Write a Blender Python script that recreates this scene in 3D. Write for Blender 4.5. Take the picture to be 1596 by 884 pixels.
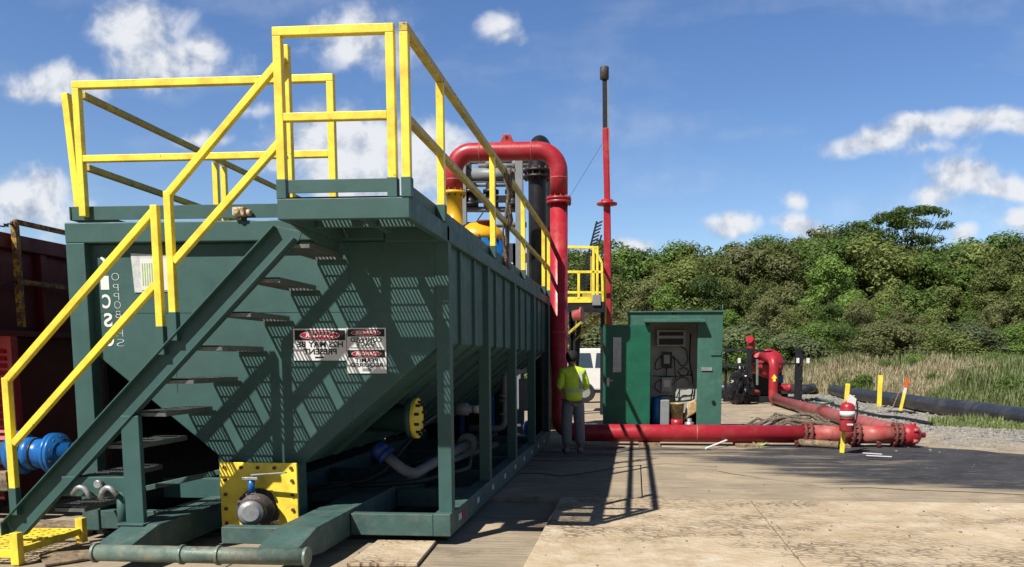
import bpy, bmesh, math, random
from mathutils import Vector, Matrix, noise as mnoise
R = math.radians
random.seed(7)
for o in list(bpy.data.objects): bpy.data.objects.remove(o)
scn = bpy.context.scene
COL = scn.collection

# ---------------------------------------------------------------- camera
F, PX, PY, HC = 1300.0, 880.0, 700.0, 1.6
TH = math.atan((PY-560)/F); PS = math.atan((990-PX)/F*math.cos(TH))
cam = bpy.data.cameras.new('camera'); camo = bpy.data.objects.new('camera', cam); COL.objects.link(camo)
camo.location = (0, 0, HC); camo.rotation_euler = (math.pi/2-TH, 0, PS)
cam.sensor_fit = 'HORIZONTAL'; cam.sensor_width = 36; cam.lens = F/1596*36
cam.shift_x = (798-PX)/1596; cam.shift_y = (PY-442)/1596
cam.clip_start = 0.05; cam.clip_end = 3000
scn.camera = camo
_f = Vector((-math.sin(PS)*math.cos(TH), math.cos(PS)*math.cos(TH), -math.sin(TH)))
_r = Vector((math.cos(PS), math.sin(PS), 0)); _u = _r.cross(_f)
def ray(x, y): return _f*F + _r*(x-PX) - _u*(y-PY)
def P(x, y, X=None, Y=None, Z=None):
    """survey helper: the point of the place seen at (x, y) on a given plane"""
    d = ray(x, y)
    t = X/d.x if X is not None else Y/d.y if Y is not None else (Z-HC)/d.z
    return Vector((0, 0, HC)) + d*t

# ---------------------------------------------------------------- light
SUN = Vector((.48, .70, -1.0)).normalized()
EL = math.asin(-SUN.z); AZ = math.atan2(-SUN.x, -SUN.y)
sl = bpy.data.lights.new('sun', 'SUN'); so = bpy.data.objects.new('sun', sl); COL.objects.link(so)
sl.energy = 5.0; sl.angle = R(.53); sl.color = (1, .95, .87)
so.rotation_euler = SUN.to_track_quat('-Z', 'Y').to_euler(); so.location = (-30, -30, 60)
scn.view_settings.view_transform = 'Standard'; scn.view_settings.look = 'None'
scn.view_settings.exposure = 0.62; scn.view_settings.gamma = 1.0

world = bpy.data.worlds.new('World'); scn.world = world; world.use_nodes = True
def build_world():
    nt = world.node_tree; nt.nodes.clear(); N = nt.nodes.new; L = nt.links.new
    def M(op, a, b=None, c=None, clamp=False):
        n = N('ShaderNodeMath'); n.operation = op; n.use_clamp = clamp
        for i, v in enumerate((a, b, c)):
            if v is None: continue
            if isinstance(v, (int, float)): n.inputs[i].default_value = v
            else: L(v, n.inputs[i])
        return n.outputs[0]
    tc = N('ShaderNodeTexCoord'); sp = N('ShaderNodeSeparateXYZ'); L(tc.outputs['Generated'], sp.inputs[0])
    ay = M('MAXIMUM', M('ABSOLUTE', sp.outputs[1]), .05)
    u = M('DIVIDE', sp.outputs[0], ay); v = M('DIVIDE', sp.outputs[2], ay)
    cb = N('ShaderNodeCombineXYZ'); L(u, cb.inputs[0]); L(v, cb.inputs[1]); uv = cb.outputs[0]
    # warp
    nz = N('ShaderNodeTexNoise'); nz.inputs['Scale'].default_value = 9; nz.inputs['Detail'].default_value = 3; L(uv, nz.inputs['Vector'])
    wv = N('ShaderNodeVectorMath'); wv.operation = 'MULTIPLY_ADD'; L(nz.outputs['Color'], wv.inputs[0])
    wv.inputs[1].default_value = (.06, .05, 0); L(uv, wv.inputs[2])
    w2 = N('ShaderNodeVectorMath'); w2.operation = 'SUBTRACT'; L(wv.outputs[0], w2.inputs[0]); w2.inputs[1].default_value = (.03, .025, 0)
    clouds = [(215,35,88,42,1),(255,92,105,38,1),(320,70,48,28,.9),(95,132,82,28,.85),(45,145,45,14,.8),(70,308,50,44,1.05),(20,315,35,40,.9),(60,340,80,34,1),
              (560,60,80,46,.75),(540,90,50,26,.7),(530,215,90,46,1.5),(575,250,120,66,1.6),(650,245,76,50,1.4),(300,212,34,14,.8),(345,215,26,14,.55),(780,40,30,22,.75),(795,55,22,14,.7),
              (1350,222,60,17,1.1),(1450,205,88,18,1.0),(1540,194,90,17,1.0),(1505,282,58,26,1.2),(1560,296,62,18,1.1),(1455,305,45,16,1),
              (1142,352,34,20,1.0),(1120,345,24,13,.8),(1240,348,38,17,1.05),(1270,356,32,14,1),(1240,308,26,15,.8),(1505,366,20,12,.75),(1592,352,34,22,1),
              (985,388,40,14,.9),(905,412,34,16,1),(640,330,120,14,.35),(1450,240,60,10,.4),(390,170,40,9,.35)]
    cur = None
    for (x, y, a, b, k) in clouds:
        d = ray(x, y); cu, cv = d.x/d.y, d.z/d.y
        s = F/d.length*1.0
        m = N('ShaderNodeVectorMath'); m.operation = 'MULTIPLY_ADD'; L(w2.outputs[0], m.inputs[0])
        ia, ib = F/a/1.25, F/b/1.25
        m.inputs[1].default_value = (ia, ib, 0); m.inputs[2].default_value = (-cu*ia, -cv*ib, 0)
        le = N('ShaderNodeVectorMath'); le.operation = 'LENGTH'; L(m.outputs[0], le.inputs[0])
        e = M('MULTIPLY', M('SUBTRACT', 1.15, le.outputs['Value']), k)
        cur = e if cur is None else M('SMOOTH_MAX', cur, e, .35)
    def puff(vec):
        n = N('ShaderNodeTexNoise'); n.inputs['Scale'].default_value = 19; n.inputs['Detail'].default_value = 9; n.inputs['Roughness'].default_value = .56
        n.inputs['Distortion'].default_value = .25
        L(vec, n.inputs['Vector']); return n.outputs['Fac']
    n1 = puff(uv)
    off = N('ShaderNodeVectorMath'); off.operation = 'ADD'; L(uv, off.inputs[0]); off.inputs[1].default_value = (-.012, .018, 0)
    n2 = puff(off.outputs[0])
    nw = N('ShaderNodeTexNoise'); nw.inputs['Scale'].default_value = 5; nw.inputs['Detail'].default_value = 5
    mp = N('ShaderNodeMapping'); mp.inputs['Scale'].default_value = (.8, 2.6, 1); mp.inputs['Rotation'].default_value = (0, 0, R(-25)); L(uv, mp.inputs[0]); L(mp.outputs[0], nw.inputs['Vector'])
    dens = M('ADD', M('MULTIPLY', cur, 1.8), M('MULTIPLY', M('SUBTRACT', n1, .53), 2.6))
    mr = N('ShaderNodeMapRange'); mr.interpolation_type = 'SMOOTHSTEP'; L(dens, mr.inputs[0]); mr.inputs[1].default_value = -.02; mr.inputs[2].default_value = 1.45
    mask = M('MULTIPLY', mr.outputs[0], .96)
    wisp = N('ShaderNodeMapRange'); L(nw.outputs['Fac'], wisp.inputs[0]); wisp.inputs[1].default_value = .5; wisp.inputs[2].default_value = .8; wisp.inputs[4].default_value = .26
    mask = M('MAXIMUM', mask, wisp.outputs[0], clamp=True)
    # relief of the cloud (billows facing the sun brighter)
    rel = M('ADD', M('MULTIPLY', M('SUBTRACT', n1, n2), 4.0), .55)
    rel = M('ADD', rel, M('MULTIPLY', mr.outputs[0], .25), clamp=True)
    mx = N('ShaderNodeMixRGB'); L(rel, mx.inputs[0]); mx.inputs[1].default_value = (.40, .47, .60, 1); mx.inputs[2].default_value = (.86, .88, .92, 1)
    sky = N('ShaderNodeTexSky'); sky.sky_type = 'NISHITA'; sky.sun_disc = False
    sky.sun_elevation = EL; sky.sun_rotation = AZ; sky.air_density = 1.0; sky.dust_density = .3; sky.ozone_density = 2.2
    hs = N('ShaderNodeHueSaturation'); hs.inputs['Saturation'].default_value = 1.2; hs.inputs['Hue'].default_value = .510; L(sky.outputs[0], hs.inputs['Color'])
    b1 = N('ShaderNodeBackground'); L(hs.outputs[0], b1.inputs[0]); b1.inputs[1].default_value = .05
    zf = N('ShaderNodeMapRange'); zf.interpolation_type = 'SMOOTHSTEP'; L(sp.outputs[2], zf.inputs[0]); zf.inputs[1].default_value = .45; zf.inputs[2].default_value = .9; zf.inputs[3].default_value = 1.75; zf.inputs[4].default_value = .35
    zb = N('ShaderNodeMapRange'); zb.interpolation_type = 'SMOOTHSTEP'; L(sp.outputs[1], zb.inputs[0]); zb.inputs[1].default_value = -.35; zb.inputs[2].default_value = .35; zb.inputs[3].default_value = .45; zb.inputs[4].default_value = 1.0
    L(M('MULTIPLY', zf.outputs[0], zb.outputs[0]), hs.inputs['Value'])
    b2 = N('ShaderNodeBackground'); L(mx.outputs[0], b2.inputs[0]); b2.inputs[1].default_value = .64
    ms = N('ShaderNodeMixShader'); L(mask, ms.inputs[0]); L(b1.outputs[0], ms.inputs[1]); L(b2.outputs[0], ms.inputs[2])
    out = N('ShaderNodeOutputWorld'); L(ms.outputs[0], out.inputs[0])
build_world()

# ---------------------------------------------------------------- materials
def mat(name, col, rough=.5, metal=0, var=.18, scale=6, wear=None, wamt=.0, wscale=14, bump=.0, bscale=60, grime=None, gamt=.0, gscale=2.5, spec=.38, streak=.0):
    m = bpy.data.materials.new(name); m.use_nodes = True; nt = m.node_tree; N = nt.nodes.new; L = nt.links.new
    col = tuple(c*.80 for c in col); wear = wear and tuple(c*.8 for c in wear); grime = grime and tuple(c*.8 for c in grime)
    b = nt.nodes['Principled BSDF']; b.inputs['Roughness'].default_value = rough; b.inputs['Metallic'].default_value = metal
    b.inputs['Specular IOR Level'].default_value = spec
    g = N('ShaderNodeNewGeometry')
    def nz(s, d=6, r=.6):
        n = N('ShaderNodeTexNoise'); n.inputs['Scale'].default_value = s; n.inputs['Detail'].default_value = d; n.inputs['Roughness'].default_value = r
        L(g.outputs['Position'], n.inputs['Vector']); return n.outputs['Fac']
    def mix(f, a, c):
        n = N('ShaderNodeMixRGB')
        for i, v in ((0, f), (1, a), (2, c)):
            if isinstance(v, tuple): n.inputs[i].default_value = (*v, 1)
            elif isinstance(v, float): n.inputs[i].default_value = v
            else: L(v, n.inputs[i])
        return n.outputs[0]
    def ramp(f, a, c, hi=1.0):
        n = N('ShaderNodeMapRange'); L(f, n.inputs[0]); n.inputs[1].default_value = a; n.inputs[2].default_value = c; n.inputs[4].default_value = hi; return n.outputs[0]
    lo = tuple(c*(1-var) for c in col); hi = tuple(min(1, c*(1+var)) for c in col)
    c = mix(ramp(nz(scale), .3, .7), lo, hi)
    if grime: c = mix(ramp(nz(gscale, 8, .65), .62-gamt*.3, .85-gamt*.3, .8), c, grime)
    if streak:
        mp = N('ShaderNodeMapping'); mp.inputs['Scale'].default_value = (7, 7, .55); L(g.outputs['Position'], mp.inputs[0])
        ns = N('ShaderNodeTexNoise'); ns.inputs['Scale'].default_value = 1.6; ns.inputs['Detail'].default_value = 7; ns.inputs['Roughness'].default_value = .65; L(mp.outputs[0], ns.inputs['Vector'])
        c = mix(ramp(ns.outputs['Fac'], .52, .74, streak), c, tuple(min(1, x_*.72+.014) for x_ in col))
        c = mix(ramp(nz(1.1, 9, .75), .60, .72, streak*.7), c, tuple(x_*.92+.018 for x_ in col))
    if wear: c = mix(ramp(nz(wscale, 8, .7), .72-wamt*.25, .76-wamt*.25, .9), c, wear)
    L(c, b.inputs['Base Color'])
    rr = N('ShaderNodeMapRange'); L(nz(scale*2.3), rr.inputs[0]); rr.inputs[1].default_value = .3; rr.inputs[2].default_value = .7
    rr.inputs[3].default_value = max(0, rough-.1); rr.inputs[4].default_value = min(1, rough+.12); L(rr.outputs[0], b.inputs['Roughness'])
    if bump:
        bp = N('ShaderNodeBump'); bp.inputs['Strength'].default_value = bump; bp.inputs['Distance'].default_value = .01
        L(nz(bscale, 6), bp.inputs['Height']); L(bp.outputs[0], b.inputs['Normal'])
    return m
MT = {}
MT['green'] = mat('green_paint', (.040, .105, .098), .55, 0, .14, 3, (.16, .13, .09), .12, 22, .12, 25, (.050, .100, .095), .35, 1.3, streak=.75)
MT['greenw'] = mat('worn_green_paint', (.052, .110, .102), .55, 0, .2, 5, (.16, .15, .11), .35, 16, .3, 30, (.13, .16, .13), .45, 7, streak=.5)
MT['yellow'] = mat('yellow_paint', (.98, .78, .075), .42, 0, .08, 7, (.10, .05, .02), .30, 26, .15, 40, (.62, .45, .05), .5, 5, streak=.3)
MT['yellowd'] = mat('dirty_yellow_paint', (.66, .50, .03), .5, 0, .12, 7, (.12, .07, .03), .55, 20, .2, 40, (.40, .32, .10), .9, 5)
MT['rail_old'] = mat('rusty_yellow_paint', (.42, .26, .05), .6, 0, .3, 9, (.10, .04, .02), 1.0, 18, .3, 40)
MT['red'] = mat('red_paint', (.40, .020, .034), .38, 0, .12, 4, (.05, .02, .02), .3, 24, .15, 30, (.46, .09, .08), .45, 3, streak=.75)
MT['redf'] = mat('faded_red_paint', (.40, .040, .045), .5, 0, .18, 4, (.22, .12, .09), .5, 9, .2, 30, (.45, .16, .13), .9, 3, streak=.75)
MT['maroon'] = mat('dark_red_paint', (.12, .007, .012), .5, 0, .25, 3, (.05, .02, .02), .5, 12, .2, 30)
MT['blue'] = mat('blue_paint', (.012, .13, .42), .32, 0, .15, 8, (.3, .35, .4), .35, 18, .1, 40)
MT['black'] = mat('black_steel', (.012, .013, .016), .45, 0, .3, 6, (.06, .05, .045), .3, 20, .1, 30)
MT['hdpe'] = mat('grey_plastic_pipe', (.028, .030, .036), .42, 0, .15, 3, (.34, .32, .29), .25, 4, .1, 20, (.10, .095, .09), .4, 1.2)
MT['grey'] = mat('grey_paint', (.24, .255, .265), .45, 0, .12, 5, (.12, .09, .07), .3, 20, .1, 30)
MT['galv'] = mat('galvanised_steel', (.42, .43, .44), .38, .6, .2, 10, (.2, .16, .12), .4, 16, .15, 60)
MT['rust'] = mat('rusty_steel', (.19, .055, .048), .75, .2, .3, 14, (.20, .12, .09), .5, 20, .5, 50)
MT['pipe_dirty'] = mat('muddy_grey_pipe', (.14, .20, .17), .5, .2, .35, 6, (.28, .24, .18), .6, 8, .3, 40, (.30, .27, .20), .5, 3)
MT['grate'] = mat('galvanised_grating', (.17, .19, .18), .5, .5, .2, 15, (.30, .27, .22), .5, 20)
MT['white'] = mat('white_paint', (.74, .74, .72), .4, 0, .05, 4, (.4, .38, .33), .2, 12)
MT['paper'] = mat('white_plastic_sheet', (.58, .60, .60), .35, 0, .18, 18, bump=.8, bscale=14)
MT['sign'] = mat('white_sign_plate', (.72, .73, .73), .35, 0, .05, 6)
MT['ink'] = mat('black_print', (.008, .008, .008), .5, 0, .05)
MT['inkred'] = mat('red_print', (.42, .008, .03), .4, 0, .05)
MT['green_light'] = mat('green_print', (.34, .48, .16), .5, 0, .2, 30)
MT['glass'] = mat('dark_glass', (.05, .08, .11), .08, 0, .05, spec=.9)
MT['greenshed'] = mat('shed_green_paint', (.042, .130, .100), .5, 0, .10, 4, (.30, .33, .28), .15, 26, .1, 30, (.07, .19, .15), .4, 2, streak=.75)
MT['greendoor'] = mat('door_green_paint', (.009, .115, .066), .42, 0, .15, 4, (.22, .32, .26), .3, 22, .1, 30, streak=.75)
MT['inner'] = mat('grey_panel', (.42, .43, .40), .6, 0, .15, 5, (.10, .09, .07), .4, 10)
MT['cable'] = mat('black_rubber', (.015, .015, .015), .6, 0, .2)
MT['rope'] = mat('brown_rope', (.11, .09, .07), .9, 0, .5, 40, (.25, .2, .14), .8, 30, .5, 80)
MT['plastic'] = mat('black_plastic_sheeting', (.012, .012, .014), .22, 0, .3, 8, bump=1.0, bscale=9)
MT['bucket'] = mat('stained_bucket_plastic', (.42, .26, .09), .6, 0, .3, 9, (.55, .5, .4), .9, 12)
MT['vest'] = mat('lime_fabric', (.60, .85, .06), .85, 0, .15, 18, bump=.5, bscale=22)
MT['band'] = mat('silver_band', (.50, .52, .52), .5, 0, .1, 30)
MT['jeans'] = mat('grey_work_cloth', (.20, .215, .25), .9, 0, .25, 20, bump=.6, bscale=24)
MT['boot'] = mat('tan_boot_leather', (.30, .27, .23), .8, 0, .25, 20)
MT['skin'] = mat('skin', (.30, .16, .10), .6, 0, .1, 20)
MT['hair'] = mat('dark_cloth_cap', (.012, .011, .012), .85, 0, .3, 30)
MT['wood'] = mat('weathered_wood', (.27, .20, .13), .85, 0, .35, 9, (.12, .09, .06), .8, 12, .5, 40)
MT['orange'] = mat('orange_paint', (.75, .10, .02), .6, 0, .1)
MT['amber'] = mat('amber_paint', (.72, .40, .012), .4, 0, .1, 6, (.3, .2, .1), .3, 14)
MT['dgrey'] = mat('dull_grey_paint', (.13, .135, .145), .6, 0, .2, 8, (.2, .17, .13), .5, 18)
MT['navy'] = mat('navy_paint', (.010, .030, .16), .5, 0, .2)
MT['iron'] = mat('dark_iron', (.085, .075, .072), .6, .4, .3, 12, (.22, .18, .15), .6, 22, .4, 50)
MT['stone'] = mat('crushed_limestone', (.25, .24, .215), .9, 0, .35, 5, bump=.4, bscale=30)
MT['stencil'] = mat('white_stencil_paint', (.80, .82, .80), .6, 0, .1, 30)

def ground_mat(name, kind):
    m = bpy.data.materials.new(name); m.use_nodes = True; nt = m.node_tree; N = nt.nodes.new; L = nt.links.new
    b = nt.nodes['Principled BSDF']; b.inputs['Roughness'].default_value = .9; b.inputs['Specular IOR Level'].default_value = .25
    g = N('ShaderNodeNewGeometry')
    def mp(s, rot=0):
        n = N('ShaderNodeMapping'); n.inputs['Scale'].default_value = s; n.inputs['Rotation'].default_value = (0, 0, R(rot)); L(g.outputs['Position'], n.inputs[0]); return n.outputs[0]
    def nz(s, d=8, r=.62, v=None, dist=0):
        n = N('ShaderNodeTexNoise'); n.inputs['Scale'].default_value = s; n.inputs['Detail'].default_value = d; n.inputs['Roughness'].default_value = r; n.inputs['Distortion'].default_value = dist
        L(v if v is not None else g.outputs['Position'], n.inputs['Vector']); return n.outputs['Fac']
    def rg(f, a, c, lo=0., hi=1.):
        n = N('ShaderNodeMapRange'); L(f, n.inputs[0]); n.inputs[1].default_value = a; n.inputs[2].default_value = c; n.inputs[3].default_value = lo; n.inputs[4].default_value = hi; return n.outputs[0]
    def mix(f, a, c, mode='MIX'):
        n = N('ShaderNodeMixRGB'); n.blend_type = mode
        for i, v in ((0, f), (1, a), (2, c)):
            if isinstance(v, tuple): n.inputs[i].default_value = (*v, 1)
            elif isinstance(v, float): n.inputs[i].default_value = v
            else: L(v, n.inputs[i])
        return n.outputs[0]
    def mul(a, c):
        n = N('ShaderNodeMath'); n.operation = 'MULTIPLY'
        for i, v in ((0, a), (1, c)):
            if isinstance(v, float): n.inputs[i].default_value = v
            else: L(v, n.inputs[i])
        return n.outputs[0]
    hgt = None
    if kind == 'mat':
        c = mix(rg(nz(.8), .3, .7), (.40, .305, .19), (.52, .41, .27))
        c = mix(rg(nz(3.2, 9, .7), .45, .75), c, (.58, .50, .38))
        # dried tyre lugs pressed in mud: chevron-like cells in bands
        v = N('ShaderNodeTexVoronoi'); v.feature = 'DISTANCE_TO_EDGE'; v.inputs['Scale'].default_value = 1.0; L(mp((8.5, 15, 1), 8), v.inputs['Vector'])
        cells = rg(v.outputs['Distance'], .03, .16)
        msk = mul(rg(nz(.55, 3, .5, mp((.6, 1.5, 1))), .44, .56), rg(nz(2.4, 5), .35, .6))
        lug = mix(cells, (.20, .145, .09), (.42, .33, .22))
        c = mix(mul(msk, .9), c, lug)
        c = mix(rg(nz(1.3, 8, .7, mp((1, 2.4, 1))), .58, .72, 0, .65), c, (.24, .175, .11))
        c = mix(rg(nz(22, 4), .66, .72, 0, .6), c, (.14, .10, .07))
        c = mix(rg(nz(.9, 7, .7, mp((1, 1.6, 1), 30)), .62, .72, 0, .6), c, (.66, .62, .55))
        hgt = mix(msk, nz(9), cells)
    elif kind == 'oldmat':
        w = nz(2.0, 8, .7, mp((.5, 14, 1)))
        c = mix(rg(w, .3, .7), (.17, .135, .095), (.44, .36, .25))
        c = mix(rg(nz(1.0), .48, .66), c, (.44, .35, .23))
        c = mix(rg(nz(1.6), .56, .72, 0, .7), c, (.12, .095, .065)); hgt = w
    elif kind == 'cloth':
        c = mix(rg(nz(1.4), .3, .7), (.024, .025, .028), (.060, .058, .060))
        sx = N('ShaderNodeSeparateXYZ'); L(g.outputs['Position'], sx.inputs[0]); bias = rg(sx.outputs[0], -1.0, 5.5, .10, -.13)
        ad = N('ShaderNodeMath'); ad.operation = 'ADD'; L(nz(.9, 9, .7, mp((.6, 3.0, 1), 12)), ad.inputs[0])
        an = N('ShaderNodeAttribute'); an.attribute_name = 'dust'; a2 = N('ShaderNodeMath'); a2.operation = 'ADD'; L(bias, a2.inputs[0]); L(an.outputs['Fac'], a2.inputs[1]); L(a2.outputs[0], ad.inputs[1])
        c = mix(rg(ad.outputs[0], .47, .68, 0, .9), c, (.36, .29, .195))
        c = mix(rg(nz(4.5, 8, .7, mp((1, 2.5, 1), -10)), .58, .74, 0, .6), c, (.34, .29, .22)); hgt = nz(5)
    elif kind == 'gravel':
        v = N('ShaderNodeTexVoronoi'); v.inputs['Scale'].default_value = 12; L(g.outputs['Position'], v.inputs['Vector'])
        c = mix(rg(v.outputs['Color'], 0, 1), (.20, .185, .16), (.40, .37, .32))
        c = mix(rg(nz(.5), .42, .62), c, (.40, .33, .24)); hgt = v.outputs['Distance']
    elif kind == 'field':
        c = mix(rg(nz(.25), .35, .65), (.13, .12, .055), (.06, .085, .03))
        c = mix(rg(nz(2.5), .5, .7), c, (.22, .18, .10)); hgt = nz(4)
    else:
        c = mix(rg(nz(.35), .3, .7), (.28, .215, .145), (.40, .32, .22))
        c = mix(rg(nz(2.1), .52, .7), c, (.20, .155, .105))
        c = mix(rg(nz(.12, 5, .6, mp((.3, 3, 1))), .5, .62, 0, .7), c, (.44, .36, .25)); hgt = nz(6)
    c = mix(1.0, c, (.90, .91, .94), 'MULTIPLY'); L(c, b.inputs['Base Color'])
    bp = N('ShaderNodeBump'); bp.inputs['Strength'].default_value = .6; bp.inputs['Distance'].default_value = {'gravel': .05, 'mat': .045}.get(kind, .03)
    L(hgt, bp.inputs['Height']); L(bp.outputs[0], b.inputs['Normal'])
    return m
for k in ('mat', 'oldmat', 'cloth', 'gravel', 'field', 'dirt'): MT['g_'+k] = ground_mat('ground_'+k, k)

def leaf_mat(name, col, col2, trans=.42):
    m = bpy.data.materials.new(name); m.use_nodes = True; nt = m.node_tree; N = nt.nodes.new; L = nt.links.new
    b = nt.nodes['Principled BSDF']; b.inputs['Roughness'].default_value = .55; b.inputs['Specular IOR Level'].default_value = .3
    g = N('ShaderNodeNewGeometry'); n = N('ShaderNodeTexNoise'); n.inputs['Scale'].default_value = .8; n.inputs['Detail'].default_value = 3
    L(g.outputs['Position'], n.inputs['Vector'])
    a = N('ShaderNodeMath'); a.operation = 'MULTIPLY_ADD'; L(g.outputs['Random Per Island'], a.inputs[0]); a.inputs[1].default_value = .55
    oi = N('ShaderNodeObjectInfo'); ad = N('ShaderNodeMath'); ad.operation = 'MULTIPLY_ADD'; L(n.outputs['Fac'], ad.inputs[0]); ad.inputs[1].default_value = .9; ad.inputs[2].default_value = -.22
    L(ad.outputs[0], a.inputs[2]); a.use_clamp = True
    mx = N('ShaderNodeMixRGB'); L(a.outputs[0], mx.inputs[0]); mx.inputs[1].default_value = (*col, 1); mx.inputs[2].default_value = (*col2, 1)
    hs = N('ShaderNodeHueSaturation'); L(mx.outputs[0], hs.inputs['Color'])
    r1 = N('ShaderNodeMapRange'); L(oi.outputs['Random'], r1.inputs[0]); r1.inputs[3].default_value = .62; r1.inputs[4].default_value = 1.2; L(r1.outputs[0], hs.inputs['Value'])
    hs.inputs['Saturation'].default_value = .95; L(hs.outputs[0], b.inputs['Base Color'])
    t = N('ShaderNodeBsdfTranslucent'); L(hs.outputs[0], t.inputs[0]); ms = N('ShaderNodeMixShader'); ms.inputs[0].default_value = trans
    L(b.outputs[0], ms.inputs[1]); L(t.outputs[0], ms.inputs[2]); L(ms.outputs[0], nt.nodes['Material Output'].inputs[0])
    return m
LEAF = [leaf_mat('leaves_dark', (.050, .100, .018), (.135, .210, .045)), leaf_mat('leaves_olive', (.100, .140, .030), (.235, .280, .075)),
        leaf_mat('leaves_bright', (.095, .175, .028), (.210, .320, .060)), leaf_mat('leaves_brownish', (.130, .150, .048), (.260, .275, .105)),
        leaf_mat('leaves_pale', (.11, .15, .06), (.22, .27, .12))]
BARK = mat('bark', (.10, .08, .06), .9, 0, .3, 10, bump=.5, bscale=30)

# ---------------------------------------------------------------- mesh helpers
class MB:
    def __init__(s): s.bm = bmesh.new()
    def box(s, x0, x1, y0, y1, z0, z1, M=None):
        v = [s.bm.verts.new(Vector(p) if M is None else M @ Vector(p)) for p in
             ((x0,y0,z0),(x1,y0,z0),(x1,y1,z0),(x0,y1,z0),(x0,y0,z1),(x1,y0,z1),(x1,y1,z1),(x0,y1,z1))]
        for f in ((0,3,2,1),(4,5,6,7),(0,1,5,4),(1,2,6,5),(2,3,7,6),(3,0,4,7)): s.bm.faces.new([v[i] for i in f])
        return s
    def bar(s, p, q, w, h=None, up=(0,0,1)):
        p, q = Vector(p), Vector(q); h = h or w; d = (q-p); L = d.length; d.normalize(); up = Vector(up)
        if abs(d.dot(up)) > .98: up = Vector((0, 1, 0))
        a = d.cross(up).normalized(); c = a.cross(d)
        M = Matrix(((a.x, d.x, c.x, p.x), (a.y, d.y, c.y, p.y), (a.z, d.z, c.z, p.z), (0, 0, 0, 1)))
        return s.box(-w/2, w/2, 0, L, -h/2, h/2, M)
    def ring(s, c, a, b, r, n, rb=None):
        rb = rb or r
        return [s.bm.verts.new(c + a*(r*math.cos(2*math.pi*i/n)) + b*(rb*math.sin(2*math.pi*i/n))) for i in range(n)]
    def skinrings(s, rings, cap=True):
        n = len(rings[0])
        for A, B in zip(rings, rings[1:]):
            for i in range(n):
                f = s.bm.faces.new((A[i], A[(i+1) % n], B[(i+1) % n], B[i])); f.smooth = True
        if cap:
            s.bm.faces.new(rings[0][::-1]); s.bm.faces.new(rings[-1])
    def tube(s, pts, r, n=16, fillet=0, fn=6, cap=True):
        pts = [Vector(p) for p in pts]
        if fillet and len(pts) > 2:
            out = [pts[0]]
            for i in range(1, len(pts)-1):
                a, b, c = pts[i-1], pts[i], pts[i+1]; d1 = (a-b); d2 = (c-b); f = min(fillet, d1.length*.49, d2.length*.49)
                ang = d1.angle(d2)
                if ang > 3.1: out.append(b); continue
                A = b + d1.normalized()*f; B = b + d2.normalized()*f
                # true arc between A and B
                h = math.pi-ang; rad = f/math.tan(h/2); cc = b + (d1.normalized()+d2.normalized()).normalized()*(f/math.sin(h/2)) * (1 if True else 0)
                cc = b + (d1.normalized()+d2.normalized()).normalized()*(math.hypot(f, rad))
                va, vb = A-cc, B-cc
                for k in range(fn+1):
                    t = k/fn; v = va.slerp(vb, t) if va.angle(vb) > .01 else va.lerp(vb, t)
                    out.append(cc + v.normalized()*va.length)
            out.append(pts[-1]); pts = out
        rings = []; t0 = (pts[1]-pts[0]).normalized(); up = Vector((0, 0, 1)) if abs(t0.z) < .9 else Vector((1, 0, 0)); a = t0.cross(up).normalized()
        for i, p in enumerate(pts):
            t = ((pts[min(i+1, len(pts)-1)]-pts[i]).normalized() + (pts[i]-pts[max(i-1, 0)]).normalized()).normalized()
            a = (a - t*a.dot(t)).normalized(); b = t.cross(a)
            rr = r[i] if isinstance(r, (list, tuple)) else r
            rings.append(s.ring(p, a, b, rr, n))
        s.skinrings(rings, cap); return s
    def cyl(s, p, q, r, n=20, r2=None):
        p, q = Vector(p), Vector(q); d = (q-p).normalized(); up = Vector((0, 0, 1)) if abs(d.z) < .9 else Vector((1, 0, 0)); a = d.cross(up).normalized(); b = d.cross(a)
        A = s.ring(p, a, b, r, n); B = s.ring(q, a, b, r if r2 is None else r2, n)
        for i in range(n):
            f = s.bm.faces.new((A[i], A[(i+1) % n], B[(i+1) % n], B[i])); f.smooth = True
        s.bm.faces.new(A[::-1]); s.bm.faces.new(B); return s
    def lathe(s, p, d, prof, n=24):
        """prof = [(distance along d, radius)]"""
        p, d = Vector(p), Vector(d).normalized(); up = Vector((0, 0, 1)) if abs(d.z) < .9 else Vector((1, 0, 0)); a = d.cross(up).normalized(); b = d.cross(a)
        s.skinrings([s.ring(p+d*t, a, b, max(r, .001), n) for t, r in prof]); return s
    def bolts(s, c, d, R0, n, r=.012, L=.03):
        c, d = Vector(c), Vector(d).normalized(); up = Vector((0, 0, 1)) if abs(d.z) < .9 else Vector((1, 0, 0)); a = d.cross(up).normalized(); b = d.cross(a)
        for i in range(n):
            q = c + a*(R0*math.cos(2*math.pi*(i+.5)/n)) + b*(R0*math.sin(2*math.pi*(i+.5)/n)); s.cyl(q-d*L/2, q+d*L/2, r, 6)
        return s
    def prism(s, poly, d, off=(0,0,0)):
        """poly: 3D points, extruded by vector d"""
        A = [s.bm.verts.new(Vector(p)+Vector(off)) for p in poly]; B = [s.bm.verts.new(v.co+Vector(d)) for v in A]; n = len(A)
        s.bm.faces.new(A[::-1]); s.bm.faces.new(B)
        for i in range(n): s.bm.faces.new((A[i], A[(i+1) % n], B[(i+1) % n], B[i]))
        return s
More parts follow.
